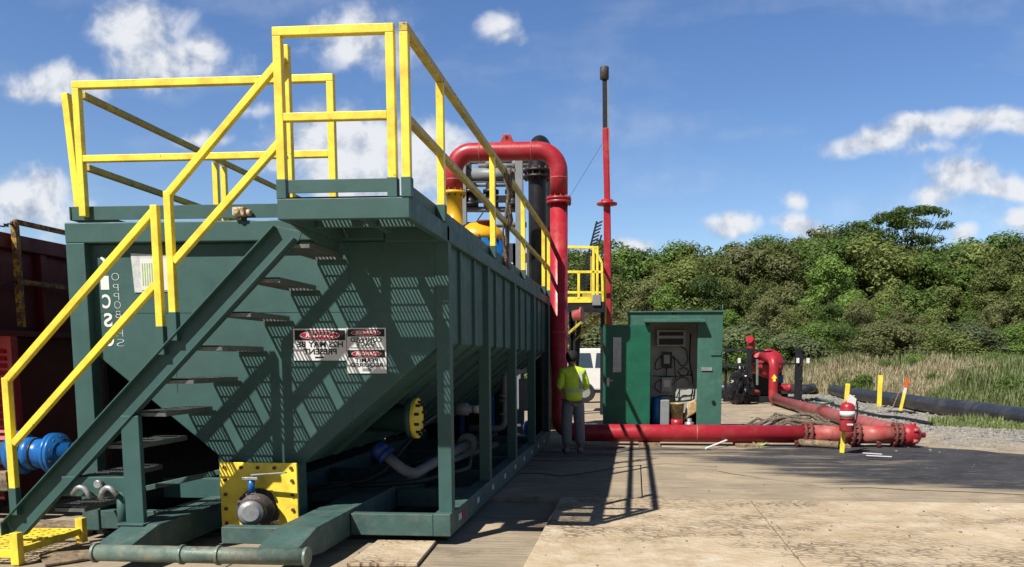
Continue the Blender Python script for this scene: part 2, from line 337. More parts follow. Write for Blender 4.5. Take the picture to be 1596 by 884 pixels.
    def build(s, name, m, parent=None, bevel=0, smooth=False, base=None):
        bmesh.ops.recalc_face_normals(s.bm, faces=s.bm.faces)
        me = bpy.data.meshes.new(name)
        if parent is not None: org = world_loc(parent)
        else:
            if base is None:
                xs = [v.co for v in s.bm.verts]; base = (sum(v.x for v in xs)/len(xs), sum(v.y for v in xs)/len(xs), min(v.z for v in xs))
            org = Vector(base)
        bmesh.ops.translate(s.bm, verts=s.bm.verts, vec=-org)
        if smooth:
            for f in s.bm.faces: f.smooth = True
        s.bm.to_mesh(me); s.bm.free(); o = bpy.data.objects.new(name, me); COL.objects.link(o)
        me.materials.append(m if not isinstance(m, str) else MT[m])
        if parent is not None: o.parent = parent
        else: o.location = org
        if bevel:
            bv = o.modifiers.new('bevel', 'BEVEL'); bv.width = bevel; bv.segments = 2; bv.limit_method = 'ANGLE'; bv.angle_limit = R(40)
        return o
def boltset(c, d, R0, n, r, L, m, parent):
    c, d = Vector(c), Vector(d).normalized(); up = Vector((0, 0, 1)) if abs(d.z) < .9 else Vector((1, 0, 0)); a = d.cross(up).normalized(); b_ = d.cross(a)
    for i in range(n):
        q = c + a*(R0*math.cos(2*math.pi*(i+.5)/n)) + b_*(R0*math.sin(2*math.pi*(i+.5)/n)); MB().cyl(q-d*L/2, q+d*L/2, r, 6).build('flange_bolt', m, parent)
def world_loc(o):
    v = Vector(o.location)
    while o.parent: o = o.parent; v += o.location
    return v
def thing(name, loc, label, cat, group=None):
    o = bpy.data.objects.new(name, None); COL.objects.link(o); o.location = loc; o.empty_display_size = .2
    return tag(o, label, cat, group)
def tag(o, label, cat, group=None):
    o['label'] = label; o['category'] = cat
    if group: o['group'] = group
    return o
def struct(o, kind='structure'): o['kind'] = kind; return o
def text(s, size, m, name, parent, cx, cy, cz, mirror=True, thick=.001, bold=.0, width=None, rot=0):
    cu = bpy.data.curves.new(name, 'FONT'); cu.body = s; cu.size = size; cu.extrude = thick; cu.align_x = 'CENTER'; cu.align_y = 'CENTER'; cu.offset = bold
    to = bpy.data.objects.new('tmp_text', cu); COL.objects.link(to); bpy.context.view_layer.update()
    me = bpy.data.meshes.new_from_object(to.evaluated_get(bpy.context.evaluated_depsgraph_get())); bpy.data.objects.remove(to)
    w = max(v.co.x for v in me.vertices)-min(v.co.x for v in me.vertices); k = (width/w) if width else 1
    org = world_loc(parent); sg = -1 if mirror else 1
    for v in me.vertices:
        x, y = v.co.x*k, v.co.y; x, y = x*math.cos(rot)-y*math.sin(rot), x*math.sin(rot)+y*math.cos(rot)
        v.co = Vector((cx+sg*x, cy-v.co.z, cz+y))-org
    me.name = name; me.materials.clear(); me.materials.append(MT[m])
    o = bpy.data.objects.new(name, me); COL.objects.link(o); o.parent = parent; return o

# ---------------------------------------------------------------- ground
def sheet(name, poly, z, m, cuts=0, amp=0, kind='structure', freq=1.0, edge=0.0):
    """flat sheet with the outline poly; cuts>0 makes a grid clipped to the outline with small relief"""
    bm = bmesh.new()
    if edge:
        out = []
        for i, p in enumerate(poly):
            q = poly[(i+1) % len(poly)]; d = Vector((q[0]-p[0], q[1]-p[1])); n = max(1, int(d.length/.35)); nn = Vector((-d.y, d.x)).normalized() if d.length else Vector((0, 0))
            for k in range(n):
                t = k/n; b = Vector(p[:2])+d*t; b += nn*edge*(mnoise.noise(Vector((b.x*1.3, b.y*1.3, 3)))*1.3+mnoise.noise(Vector((b.x*4, b.y*4, 7)))*.5)
                out.append((b.x, b.y))
        poly = out
    vs = [bm.verts.new((p[0], p[1], z)) for p in poly]; bm.faces.new(vs)
    if cuts:
        xs = [p[0] for p in poly]; ys = [p[1] for p in poly]
        for k in range(1, cuts):
            x = min(xs)+(max(xs)-min(xs))*k/cuts
            bmesh.ops.bisect_plane(bm, geom=bm.verts[:]+bm.edges[:]+bm.faces[:], plane_co=(x, 0, 0), plane_no=(1, 0, 0))
            y = min(ys)+(max(ys)-min(ys))*k/cuts
            bmesh.ops.bisect_plane(bm, geom=bm.verts[:]+bm.edges[:]+bm.faces[:], plane_co=(0, y, 0), plane_no=(0, 1, 0))
        bmesh.ops.triangulate(bm, faces=bm.faces)
        for v in bm.verts: v.co.z += amp*(.5+mnoise.noise(Vector((v.co.x*freq, v.co.y*freq*1.8, 1)))*.9)+amp*.3*mnoise.noise(Vector((v.co.x*freq*4, v.co.y*freq*4, 5)))
    for f in bm.faces:
        f.smooth = bool(cuts)
        if f.normal.z < 0: f.normal_flip()
    me = bpy.data.meshes.new(name); bm.to_mesh(me); bm.free(); o = bpy.data.objects.new(name, me); COL.objects.link(o); me.materials.append(MT[m])
    o['kind'] = kind; return o
sheet('ground', [(-600, -60), (600, -60), (600, 1500), (-600, 1500)], -.115, 'g_dirt')
sheet('gravel', [(3.0, 13.0), (30, 13.0), (30, 21), (11.2, 24.5), (9.9, 30), (9.6, 38), (7.5, 45), (4.6, 45), (3.4, 32)], -.085, 'g_gravel', 40, .07, freq=.8, edge=.3)
def fy(x):  # near edge of the field beside the plastic pipe
    pts = [(-30, 48), (7.0, 46), (8.9, 40), (9.7, 33), (10.3, 26), (11.6, 21.3), (14, 18), (40, 11)]
    for (a, b), (c, d) in zip(pts, pts[1:]):
        if a <= x <= c: return b+(d-b)*(x-a)/(c-a)
    return 11
def terr(x, y): return max(0, min(1.25, (y-fy(x)-1.5)*.042)) if x > 5 else max(0, min(1.25, (y-47)*.05))
fld = sheet('field', [(-60, 49), (7.0, 46.5), (8.9, 40), (9.7, 33), (10.3, 26), (11.6, 21.3), (14, 18), (40, 11), (90, 11), (90, 160), (-60, 160)], -.06, 'g_field', 60, .10, freq=.3)
for v in fld.data.vertices: v.co.z += terr(v.co.x, v.co.y)
# rig mats: slabs with real joints
def mats(name, m, rects, z1=.0, z0=-.11, bevel=.012):
    b = MB()
    for (x0, x1, y0, y1, dz) in rects: b.box(x0, x1, y0, y1, z0, z1+dz)
    o = b.build(name, m, bevel=bevel); o['kind'] = 'structure'; return o
rc = []
XS = [-.86, .98+.35, 3.85, 6.4, 9.0, 11.6]
for i in range(5):
    rc.append((XS[i]+.006, XS[i+1]-.006, 9.62-4.3*1, 9.62-.01, -.003*(i % 2))); rc.append((XS[i]+.006, XS[i+1]-.006, 1.0, 9.62-4.3-.012, -.002*((i+1) % 2)))
mats('mat_pavement', 'g_mat', rc)
rc = []
for i, x0 in enumerate((-7.4, -4.9, -2.4, .1, 2.6, 5.1)):
    for y0, y1 in ((9.64, 12.6), (12.615, 15.6), (15.615, 19.4), (19.415, 23.2), (23.215, 27), (27.015, 32)):
        if y0 > 19 and x0 > 3: continue
        rc.append((x0+.006, x0+2.494, y0, y1, -.012-.003*((i+int(y0)) % 3)))
mats('old_mat_pavement', 'g_oldmat', rc)
rc = [(-8.2+2.45*i+.008, -8.2+2.45*(i+1)-.008, 4.6, 9.6, -.075-.004*(i % 2)) for i in range(3)] + [(-7.5+2.45*i, -7.5+2.45*(i+1)-.015, 1.2, 4.58, -.07) for i in range(3)]
mats('site_mat_pavement', 'g_oldmat', rc, z0=-.16)
G = lambda x, y, z=0: P(x, y, Z=z)
pl = [G(*q)[:2] for q in ((880,742),(960,728),(1040,722),(1110,727),(1180,743),(1290,758),(1420,766),(1596,770),(1800,776),(1800,704),(1596,706),(1450,697),(1390,692),(1290,694),(1180,697),(1080,699),(1010,695),(900,698),(800,698),(800,735))]
gc = sheet('geotextile_ground_cover', pl, -.009, 'g_cloth', 80, .004, freq=1.1, edge=.35)
at_ = gc.data.attributes.new('dust', 'FLOAT', 'POINT'); pv = [Vector((p[0], p[1])) for p in pl]
def segd(q, a, b):
    d = b-a; t = max(0, min(1, (q-a).dot(d)/max(d.length_squared, 1e-6))); return (q-a-d*t).length
for v in gc.data.vertices:
    q = Vector((v.co.x, v.co.y)); dd = min(segd(q, pv[i], pv[i+1]) for i in range(8)); at_.data[v.index].value = max(0, 1-dd/1.1)**1.3*.30
# loose limestone pieces
def stones(name, regions, m, seed):
    rnd = random.Random(seed); vs = []; fs = []
    ico = bmesh.new(); bmesh.ops.create_icosphere(ico, subdivisions=1, radius=1); iv = [v.co.copy() for v in ico.verts]; jf = [[v.index for v in f.verts] for f in ico.faces]; ico.free()
    for (cx, cy, sx, sy, n, r0, r1, z) in regions:
        for k in range(n):
            x = cx+rnd.gauss(0, sx); y = cy+rnd.gauss(0, sy); r = rnd.uniform(r0, r1)*rnd.choice((1, 1, .7, 1.4)); b = len(vs); sc = (rnd.uniform(.7, 1.4), rnd.uniform(.7, 1.3), rnd.uniform(.4, .9)); a = rnd.random()*6
            for v in iv:
                j = 1+rnd.uniform(-.25, .25); X, Y_ = v.x*sc[0]*j*r, v.y*sc[1]*j*r
                vs.append((x+X*math.cos(a)-Y_*math.sin(a), y+X*math.sin(a)+Y_*math.cos(a), z+v.z*sc[2]*r*j+r*.2))
            fs += [[i+b for i in f] for f in jf]
    me = bpy.data.meshes.new(name); me.from_pydata(vs, [], fs); me.materials.append(MT[m]); o = bpy.data.objects.new(name, me); COL.objects.link(o); o['kind'] = 'stuff'; return o
rg = []
for x, y, sx, sy, n in ((1260,617,.5,1.2,300),(1400,648,.6,1.2,420),(1440,655,.7,.8,420),(1480,668,.8,.6,400),(1540,680,1.0,.6,350),(1340,632,.6,1.5,300),(1300,625,.6,1.6,250),(1590,690,1,.5,300)):
    p = G(x, y); rg.append((p.x, p.y, sx, sy, n*2, .02, .055, -.04))
rg += [(10, 17.5, 4, 1.8, 3500, .010, .026, -.03), (7.5, 20, 2.0, 3, 1800, .012, .03, -.03)]
stones('limestone_rubble', rg, 'stone', 3)
p = G(1250, 842); stones('loose_pebbles', [(1.2, 7.6, 2.0, 1.4, 90, .004, .011, 0), (4, 8, 2.5, 1.2, 90, .004, .012, 0), (1.5, 12, 3, 1.0, 40, .005, .012, -.01)], 'wood', 5)
tagk = [o for o in COL.objects if o.get('kind') == 'stuff']
for o, l in zip(tagk, ('pale broken limestone heaped beside the big grey plastic pipe', 'small clods and pebbles scattered over the tan site mats')): o['label'] = l; o['category'] = 'stones'

# ---------------------------------------------------------------- the green settling tank
XR, XL, YF, YB = -1.64, -5.13, 7.27, 16.2
T = thing('settling_tank', (-3.4, 7.27, 0), 'big dark green V-bottom steel tank with stairs, yellow railings and danger signs', 'tank')
b = MB()
b.prism([(-5.02,7.36,2.64),(-5.02,7.36,1.69),(-3.76,7.36,.66),(-3.03,7.36,.64),(-1.70,7.36,1.75),(-1.70,7.36,2.64)], (0, 8.7, 0))
b.build('tank_body', 'green', T, .012)
b = MB(); b.box(XL, -2.2, YF, YF+.13, 2.64, 2.82); b.box(-2.2, XR, YF+.03, YF+.13, 2.62, 2.77)
b.build('top_beam', 'green', T, .01)
b = MB(); b.box(XR-.15, XR, YF+.02, YB, 2.625, 2.765); b.build('side_top_beam', 'green', T, .01)
b = MB(); b.box(XL, XL+.15, YF+.13, YB, 2.64, 2.82); b.box(XL+.15, XR-.15, YB-.13, YB, 2.64, 2.8); b.build('rear_top_beam', 'green', T, .01)
for k, y in enumerate((7.352, 9.35, 11.45, 13.65, 15.9)):
    MB().box(XR-.125, XR-.002, y, y+.13, .2, 2.625).build('support_post', 'green', T, .006)
for k, y in enumerate((7.27, 9.35, 11.45, 13.65, 15.9)):
    MB().box(XL+.003, XL+.18, y, y+.13, .2, 2.64).build('support_post', 'green', T, .006)
for y in (8.0, 8.7, 10.05, 10.75, 12.2, 12.9, 14.4, 15.1):
    b = MB(); b.box(-1.755, XR-.03, y, y+.07, 1.74, 2.62)
    b.prism([(-1.755,y,1.74),(-1.67,y,1.74),(-2.94,y,.66),(-3.03,y,.66)], (0, .07, 0)); b.build('wall_rib', 'green', T, .005)
MB().box(XL+.19, XL+.22, 7.43, 16.0, .03, 1.66).build('side_blackout_sheet', 'black', T)  # added black sheet: hides the lit ground beyond, keeps the bay dark
MB().box(XL+.25, -2.3, 16.0, 16.03, .03, 1.66).build('rear_blackout_sheet', 'black', T)  # added likewise, closes the far end of the bay in black
lb = MB(); lb.box(-5.6, -1.72, 7.5, 16.6, -.075, -.04); lo_ = lb.build('under_tank_shade_sheet', 'black'); lo_['kind'] = 'structure'  # added black sheet on the ground, standing in for deep shade under the tank
for k_, (pts_, rad_, m_) in enumerate(((((-2.6, 9.6, .3), (-2.3, 10.2, .32), (-2.1, 12.4, .3)), .07, 'black'), (((-2.9, 8.3, .30), (-2.3, 8.6, .30), (-2.0, 9.9, .28), (-2.2, 11.0, .3)), .03, 'cable'), (((-3.3, 8.1, .28), (-2.7, 8.5, .34), (-2.35, 9.2, .9), (-2.3, 10.4, 1.0)), .025, 'cable'))):
    tag(MB().tube(pts_, rad_, 10, .25).build('drain_hose', m_), ('thick black pipe low in the shade under the tank', 'thin black hose looping over the skid beams', 'thin black cable rising behind the front corner post')[k_], 'hose')
for x_ in (-4.2, -2.55): MB().box(x_, x_+.008, 7.3565, 7.3595, 1.0 if x_ > -4 else 1.3, 2.6).build('weld_seam', 'green', T)
MB().box(-4.98, -1.78, 7.3565, 7.3595, 2.02, 2.028).build('weld_seam', 'green', T)
# skid frame
zt = .215
b = MB(); b.box(XR-.16, XR, YF, 15.6, .01, zt); b.prism([(XR-.16,15.6,.01),(XR-.16,16.3,.14),(XR-.16,16.3,zt),(XR-.16,15.6,zt)], (.16, 0, 0)); b.build('skid_side_beam', 'greenw', T, .008)
b = MB(); b.box(XL, XL+.16, YF, 15.8, .01, zt); b.build('skid_side_beam', 'greenw', T, .008)
xa0 = P(350, 850, Z=.26).x; xa = -2.62
for y in (YF, 8.75, 10.2, 11.7, 13.4, 15.0): MB().box(-2.56, XR-.162, y, y+.1, .012, zt-.006).build('skid_cross_beam', 'greenw', T, .006)
for y in (8.9, 10.4, 12.2, 14.2): MB().box(-3.91, -2.91, y, y+.1, .03, .2).build('skid_cross_beam', 'greenw', T, .006)
for y in (YF, 8.9, 10.4, 12.2, 14.2): MB().box(-4.95, -4.23, y, y+.1, .03, .2).build('skid_cross_beam', 'greenw', T, .006)
for x0 in (-2.9, -4.22):   # protruding runners, sloping down to the tow pipe
    b = MB(); b.prism([(x0,6.02,.13),(x0,6.5,.24),(x0,15.5,.24),(x0,15.5,.0),(x0,6.6,.0),(x0,6.02,.07)], (.33 if x0 > -4 else .30, 0, 0)); b.build('skid_runner', 'greenw', T, .008)
b = MB(); b.box(-3.45, -2.91, 6.62, 6.74, .06, .2); b.build('front_cross_member', 'greenw', T, .006)
pa, pb = P(150, 866, Y=5.95), P(480, 866, Y=5.95)
b = MB(); z = .125; b.cyl((pa.x, 5.95, z), (pb.x, 5.95, z), .064, 28); b.build('tow_pipe', 'pipe_dirty', T)
for x in (150, 285, 342, 478):
    q = P(x, 866, Y=5.95); MB().cyl((q.x-.012, 5.95, z), (q.x+.012, 5.95, z), .076, 28).build('pipe_collar', 'pipe_dirty', T, .003)
# diagonal brace and small post at the left, beams in the dark bay
MB().bar((-4.62, 7.5, .38), (-3.82, 7.5, .56), .05).build('brace', 'greenw', T, .004)
MB().box(-4.7, -3.7, 7.9, 8.0, .22, .42).build('brace', 'green', T, .006)
MB().box(-3.86, -3.77, 7.42, 7.5, .2, .78).build('brace', 'greenw', T, .004)

# platform
PYF = 6.08; PXL = -2.63; ZP0, ZP1 = 2.62, 2.77
b = MB(); b.box(PXL, XR, PYF, PYF+.06, ZP0, ZP1); b.box(PXL, PXL+.06, PYF+.06, YF+.03, ZP0, ZP1); b.box(XR-.06, XR, PYF+.06, YF+.02, ZP0, ZP1)
b.box(PXL+.06, XR-.06, 6.66, 6.7, 2.65, 2.745)
b.build('platform_frame', 'green', T, .006)
MB().prism([(PXL+.02, PYF+.14, 2.62), (PXL+.02, PYF+1.18, 2.62), (PXL+.02, PYF+1.18, 2.47)], (.02, 0, 0)).build('platform_bracket', 'green', T, .003)
def grating(x0, x1, y0, y1, z, along='y', sp=.031, cs=.1, dep=.022, th=.005, frame=None):
    b = MB()
    n = int((x1-x0)/sp)
    for i in range(n+1):
        x = x0+(x1-x0)*i/n; b.box(x-th/2, x+th/2, y0, y1, z-dep, z)
    m = int((y1-y0)/cs)
    for j in range(m+1):
        y = y0+(y1-y0)*j/m; b.box(x0, x1, y-.004, y+.004, z-.009, z+.001)
    if frame:
        b.box(x0-.004, x0+.004, y0, y1, z-frame, z+.002); b.box(x1-.004, x1+.004, y0, y1, z-frame, z+.002)
        b.box(x0, x1, y0-.004, y0+.004, z-frame, z+.002); b.box(x0, x1, y1-.004, y1+.004, z-frame, z+.002)
    return b
grating(PXL+.07, XR-.07, PYF+.07, YF-.2, 2.79, frame=.05).build('platform_grating', 'grate', T)
MB().box(PXL+.065, XR-.065, YF-.19, YF+.02, 2.755, 2.785).build('kick_plate', 'green', T, .003)
MB().box(-2.12, -2.06, PYF+.061, YF-.2, 2.66, 2.735).build('platform_joist', 'green', T, .003)
grating(-2.5, XR-.16, YF+.16, YB-.1, 2.80, sp=.08, cs=.2, frame=.04).build('walkway_grating', 'grate', T)
b = MB(); b.box(PXL+.085, XR-.085, PYF+.012, PYF+.022, 2.81, 2.905); b.build('toe_board', 'green', T, .002)
b = MB(); b.box(XR-.075, XR-.063, PYF+.10, YB, 2.795, 2.91); b.build('toe_board', 'green', T, .002)
b = MB(); b.box(XL+.06, -2.66, YF+.03, YF+.042, 2.845, 2.965); b.box(XL+.035, XL+.047, YF+.03, YB, 2.845, 2.965); b.build('toe_board', 'green', T, .002)
# small cleats holding the front toe board up
b = MB()
for x in (-4.9, -4.2, -3.5, -2.9): b.box(x, x+.05, YF+.045, YF+.06, 2.82, 2.93)
b.build('toe_board_cleat', 'green', T)
RW = .062
def post(x, y, z0, z1, stub=.14, lean=(0,0)):
    MB().bar((x, y, z0-.0), (x+lean[0], y+lean[1], z1-RW/2-.001), RW).build('rail_post', 'yellow', T, .005)
    if stub: MB().box(x-RW/2-.006, x+RW/2+.006, y-RW/2-.006, y+RW/2+.006, z0-.02, z0+stub-.02).build('post_socket', 'green', T, .004)
def rail(p, q, m='yellow', w=RW): MB().bar(p, q, w, w if w < RW else RW).build('guard_rail', m, T, .005)
ZR, ZM = 3.945, 3.33
xf0, xf1, yf = PXL+.035, XR-.125, PYF+.035
for x in (xf0, xf1): post(x, yf, 2.79, ZR)
rail((xf0-RW/2, yf, ZR), (xf1+RW/2, yf, ZR)); rail((xf0+RW/2, yf, ZM+.02), (xf1-RW/2, yf, ZM+.02), w=.057)
xs = XR-.02
for y in (6.11, 7.2, 9.8, 12.45, 15.2): post(xs, y, 2.79, ZR)
rail((xs, 6.11-RW/2, ZR), (xs, 16.13, ZR), 'yellowd'); rail((xs, 6.11+RW/2, ZM), (xs, 16.1, ZM), 'yellowd', .055)
post(xs, 16.1, 2.79, ZR)
# rail over the left front of the tank
xl0 = -4.93; xl1 = -2.63; yl = YF+.0
post(xl0, yl, 2.87, 4.0, 0); post(xl1, yl, 2.87, 4.0, 0); rail((xl0-RW/2, yl, 4.0), (xl1+RW/2, yl, 4.0)); rail((xl0+RW/2, yl, 3.37), (xl1-RW/2, yl, 3.37), w=.057)
xq = -5.04
post(xq, YF+.11, 2.87, 4.0, 0, (-.07, .0)); rail((xl0-.02, YF+.1, 3.95), (xl0-.02, YB, 3.95), 'yellowd', .056); rail((xl0-.02, YF+.1, 3.32), (xl0-.02, YB, 3.32), 'yellowd', .056)
for y in (9.75, 9.95, 12.5, 15.2): post(xl0-.02, y, 2.87, 3.93, 0)
# stairs
SY = 6.5; KS = 6.5/6.2
def ks(x, z): return (x*KS, HC+(z-HC)*KS)
def kv(x, z): return Vector((x*KS, 0, HC+(z-HC)*KS))
A1, A2 = kv(-5.06, .30), kv(-2.72, 2.60); B1, B2 = kv(-4.89, .19), kv(-2.56, 2.50)
b = MB()
web = [ks(*q) for q in ((-5.07, .19), (-4.90, .19), (-2.54, 2.50), (-2.52, 2.56), (-2.72, 2.60), (-5.07, .29))]
b.prism([(x, SY+.055, z) for x, z in web], (0, .012, 0))
dA = (A2-A1).normalized(); nA = Vector((-dA.z, 0, dA.x))
for (p, q, s_) in ((A1, A2, 1), (B1, B2, -1)):
    pts = [p, q, q-nA*s_*.012, p-nA*s_*.012]; b.prism([(v.x, SY-.012, v.z) for v in pts], (0, .067, 0))
b.box(-5.072*KS, -5.06*KS, SY-.012, SY+.055, ks(0, .19)[1], ks(0, .30)[1])
b.build('stair_stringer', 'green', T, .003)
b = MB(); web2 = [(x, z) for x, z in web]; b.prism([(x, YF-.03, z) for x, z in [(-5.0,.25),(-4.9,.19),(-4.86,.19),(-4.95,.3)]], (0, .012, 0)); b.bm.clear(); b.bm.free()
for k in range(2, 11):
    zt_ = 2.79-.27*(k-1); x1 = -2.60-.262*(k-2)
    x1 = -2.335-.253*(k-1)
    grating(x1-.262, x1, SY+.07, YF+.06, zt_, sp=.031, cs=.088, frame=.04).build('stair_tread', 'grate', T)
# stair handrails
def seg(x, z): return (x, SY+.03, z)
def edge_z(x): return A1.z+(x-A1.x)*(A2.z-A1.z)/(A2.x-A1.x)
def hbar(p, q): MB().bar(seg(*p), seg(*q), .054).build('hand_rail', 'yellow', T, .005)
h1 = ks(-4.955, 1.43); h2 = ks(-3.655, 2.73); hbar(h1, h2); hbar(ks(-4.93, .93), ks(-3.68, 2.17))
h3 = ks(-3.545, 2.84); h4 = ks(-2.60, 3.82); hbar(h3, h4); hbar(ks(-3.52, 2.34), ks(-2.66, 3.2))
for (x, zt1) in (ks(-4.955, 1.455), ks(-3.655, 2.765), ks(-3.545, 2.865)):
    z0 = edge_z(x); MB().box(x-.029, x+.029, SY+.001, SY+.059, z0+.17, zt1).build('rail_post', 'yellow', T, .005)
    MB().box(x-.033, x+.033, SY-.003, SY+.063, z0-.05, z0+.18).build('post_socket', 'green', T, .004)
q = P(448, 100, Y=SY+.12); MB().box(q.x-.03, q.x+.03, SY+.065, SY+.125, 2.79, P(448, 73, Y=SY+.12).z).build('rail_post', 'yellow', T, .005)
# prop under the stairs
px0, px1 = P(190, 700, Y=SY).x, P(218, 700, Y=SY).x
b = MB(); b.box(px0, px1, SY+.0, SY+.055, .2, 1.14); b.build('stair_prop', 'green', T, .006)
b = MB(); q0 = P(120, 743, Y=SY+.03); q1 = P(190, 775, Y=SY+.03); b.box(q0.x-.14, px0-.002, SY+.03, SY+.10, q1.z, q0.z); b.build('stair_prop', 'green', T, .006)
b = MB(); b.cyl((px0-.06, SY+.06, .2), (px0-.06, SY+.06, .5), .045, 16); b.build('prop_pipe', 'green', T)
MB().box(px0-.06, px1+.03, SY-.06, SY+.14, .235, .25).build('prop_foot', 'greenw', T, .004)
# hose clamps hanging on the prop
q = P(152, 755, Y=SY-.03)
b = MB(); b.lathe((q.x, SY-.04, q.z), (0, 1, 0), [(0, .03), (.01, .036), (.03, .036), (.05, .02), (.07, .02)], 14); b.build('clamp_knob', 'galv', T)
for dx, s_ in ((-.17, 1), (.1, -1)):
    b = MB(); b.tube([(q.x+dx-.06*s_, SY-.02, q.z-.09), (q.x+dx, SY-.03, q.z-.02), (q.x+dx+.06*s_, SY-.02, q.z-.04), (q.x+dx+.09*s_, SY-.02, q.z-.12)], .022, 8, .03, 3); b.build('hose_clamp', 'galv', T)
# yellow outlet plate with valve
pl0, pl1 = P(346, 822, Y=7.2), P(462, 722, Y=7.2)
plate = MB().box(pl0.x, pl1.x, 7.2, 7.225, pl0.z, pl1.z).build('outlet_plate', 'yellow', T, .004)
b = MB()
for i in range(5):
    x = pl0.x+.05+(pl1.x-pl0.x-.1)*i/4
    for z_ in (pl1.z-.045,): b.cyl((x, 7.185, z_), (x, 7.2, z_), .017, 6)
for i in range(4):
    z_ = pl1.z-.16-(pl1.z-pl0.z-.2)*i/3
    for x in (pl0.x+.05, pl1.x-.045): b.cyl((x, 7.185, z_), (x, 7.2, z_), .017, 6)
for x in (pl0.x+.42, pl0.x+.3): b.cyl((x, 7.185, pl0.z+.05), (x, 7.2, pl0.z+.05), .02, 6)
b.build('plate_bolts', 'rust', plate)
MB().box(pl0.x+.03, pl1.x-.03, 7.226, 7.5, pl0.z+.03, pl1.z-.02).build('outlet_box', 'green', T, .006)
vc = P(400, 795, Y=7.15); ve = P(383, 803, Y=6.62)
dv = (ve-vc).normalized()
vv = MB().lathe(vc+Vector((0, .05, 0)), dv, [(0, .19), (.05, .19), (.052, .10), (.12, .10), (.122, .15), (.16, .15), (.162, .10), (.36, .09), (.362, .11), (.42, .115), (.44, .105)], 32).build('outlet_valve', 'iron', T)
boltset(vc+Vector((0, -.005, 0)), dv, .155, 8, .017, .05, 'black', vv)
e_ = vc+Vector((0, .05, 0))+dv*.44
MB().lathe(e_, dv, [(0, .104), (.012, .104), (.014, .078), (.03, .074), (.034, .07)], 28).build('valve_cap', 'galv', vv)
b = MB(); s0 = vc+Vector((0, -.08, .17)); b.cyl(s0, s0+Vector((0, 0, .12)), .03, 14); b.build('valve_stem', 'blue', vv)
b = MB(); s1 = s0+Vector((0, 0, .13)); b.box(s1.x-.07, s1.x+.07, s1.y-.035, s1.y+.035, s1.z-.012, s1.z+.012); b.bar(s1+Vector((.0, 0, .03)), s1+Vector((.34, -.04, .06)), .03, .012); b.build('valve_handle', 'galv', vv, .003)
b = MB(); b.box(e_.x-.04, e_.x+.02, e_.y+.08, e_.y+.12, e_.z-.2, e_.z-.1); b.box(e_.x+.12, e_.x+.16, e_.y+.1, e_.y+.2, e_.z-.2, e_.z-.1); b.build('valve_bracket', 'galv', vv, .003)
# flange nozzle at the right
nz0 = P(652, 652, X=-2.2); y_n = nz0.y
b = MB(); b.lathe((-3.0, y_n, nz0.z), (1, 0, 0), [(0, .14), (.70, .14), (.702, .2), (.76, .2)], 28); noz = b.build('nozzle', 'green', T)
fl = MB().lathe((-2.238, y_n, nz0.z), (1, 0, 0), [(0, .205), (.04, .205)], 28).build('blind_flange', 'yellow', T, .003)
boltset((-2.2, y_n, nz0.z), (1, 0, 0), .165, 10, .017, .09, 'black', fl)
# grey drain pipe
g0 = P(604, 712, Y=7.9); g1 = P(640, 742, Y=7.9); g2 = P(728, 692, Y=9.4)
b = MB(); b.tube([g0, g1, g2], .052, 18, .16, 6); dp = b.build('drain_pipe', 'dgrey', T)
MB().cyl(g2, g2+(g2-g1).normalized()*.05, .12, 20).build('pipe_flange', 'dgrey', dp, .003)
dg = (g0-g1).normalized(); MB().cyl(g0, g0+dg*.04, .10, 20).build('pipe_flange', 'navy', dp, .003)
MB().cyl(g0+dg*.045, g0+dg*.15, .085, 18).build('drain_valve', 'navy', dp)
# lamp housing on top
lq = P(377, 332, Y=7.3)
b = MB(); b.box(lq.x-.055, lq.x+.055, 7.22, 7.3, lq.z-.04, lq.z+.04); b.cyl((lq.x-.01, 7.2, lq.z), (lq.x-.01, 7.23, lq.z), .03, 14); b.cyl((lq.x+.055, 7.27, lq.z), (lq.x+.1, 7.27, lq.z-.01), .03, 12); b.build('lamp_housing', 'bucket', T, .012)
# reflective chips on the skid side
for i in range(9):
    y = 7.62+i*.92; o = MB().box(XR+.0005, XR+.003, y, y+.12, .09, .15).build('reflector', 'sign' if i else 'sign', T)
MB().box(XR+.0005, XR+.003, 7.78, 7.92, .09, .15).build('reflector', 'inkred', T)
# danger signs (mirrored lettering as in the photograph)
def sign(x0, y0, x1, y1):
    a, c = P(x0, y1, Y=7.345), P(x1, y0, Y=7.345)
    s_ = MB().box(a.x, c.x, 7.348, 7.352, a.z, c.z).build('warning_sign', 'sign', T); return s_, a, c
def header(s_, x0, x1, z0, z1):
    MB().box(x0, x1, 7.3455, 7.3475, z0, z1).build('header_band', 'ink', s_)
    cx, cz = (x0+x1)/2, (z0+z1)/2; b = MB(); a = Vector((1, 0, 0)); c = Vector((0, 0, 1))
    A = b.ring(Vector((cx, 7.3450, cz)), a, c, (x1-x0)*.40, 28, (z1-z0)*.43); B = b.ring(Vector((cx, 7.3440, cz)), a, c, (x1-x0)*.40, 28, (z1-z0)*.43); b.skinrings([A, B]); b.build('header_oval_rim', 'sign', s_)
    b = MB(); A = b.ring(Vector((cx, 7.3435, cz)), a, c, (x1-x0)*.385, 28, (z1-z0)*.39); B = b.ring(Vector((cx, 7.3425, cz)), a, c, (x1-x0)*.385, 28, (z1-z0)*.39); b.skinrings([A, B]); b.build('header_oval', 'inkred', s_)
    text('DANGER', (z1-z0)*.62, 'sign', 'sign_lettering', s_, cx, 7.3415, cz, width=(x1-x0)*.56, bold=.001)
s_, a, c = sign(458, 512, 540, 562); W_, H_ = c.x-a.x, c.z-a.z
header(s_, a.x+.015, c.x-.015, c.z-.37*H_, c.z-.015)
text('H2S MAY BE', .07, 'ink', 'sign_lettering', s_, (a.x+c.x)/2, 7.3465, c.z-.50*H_, width=W_*.86, bold=.0015)
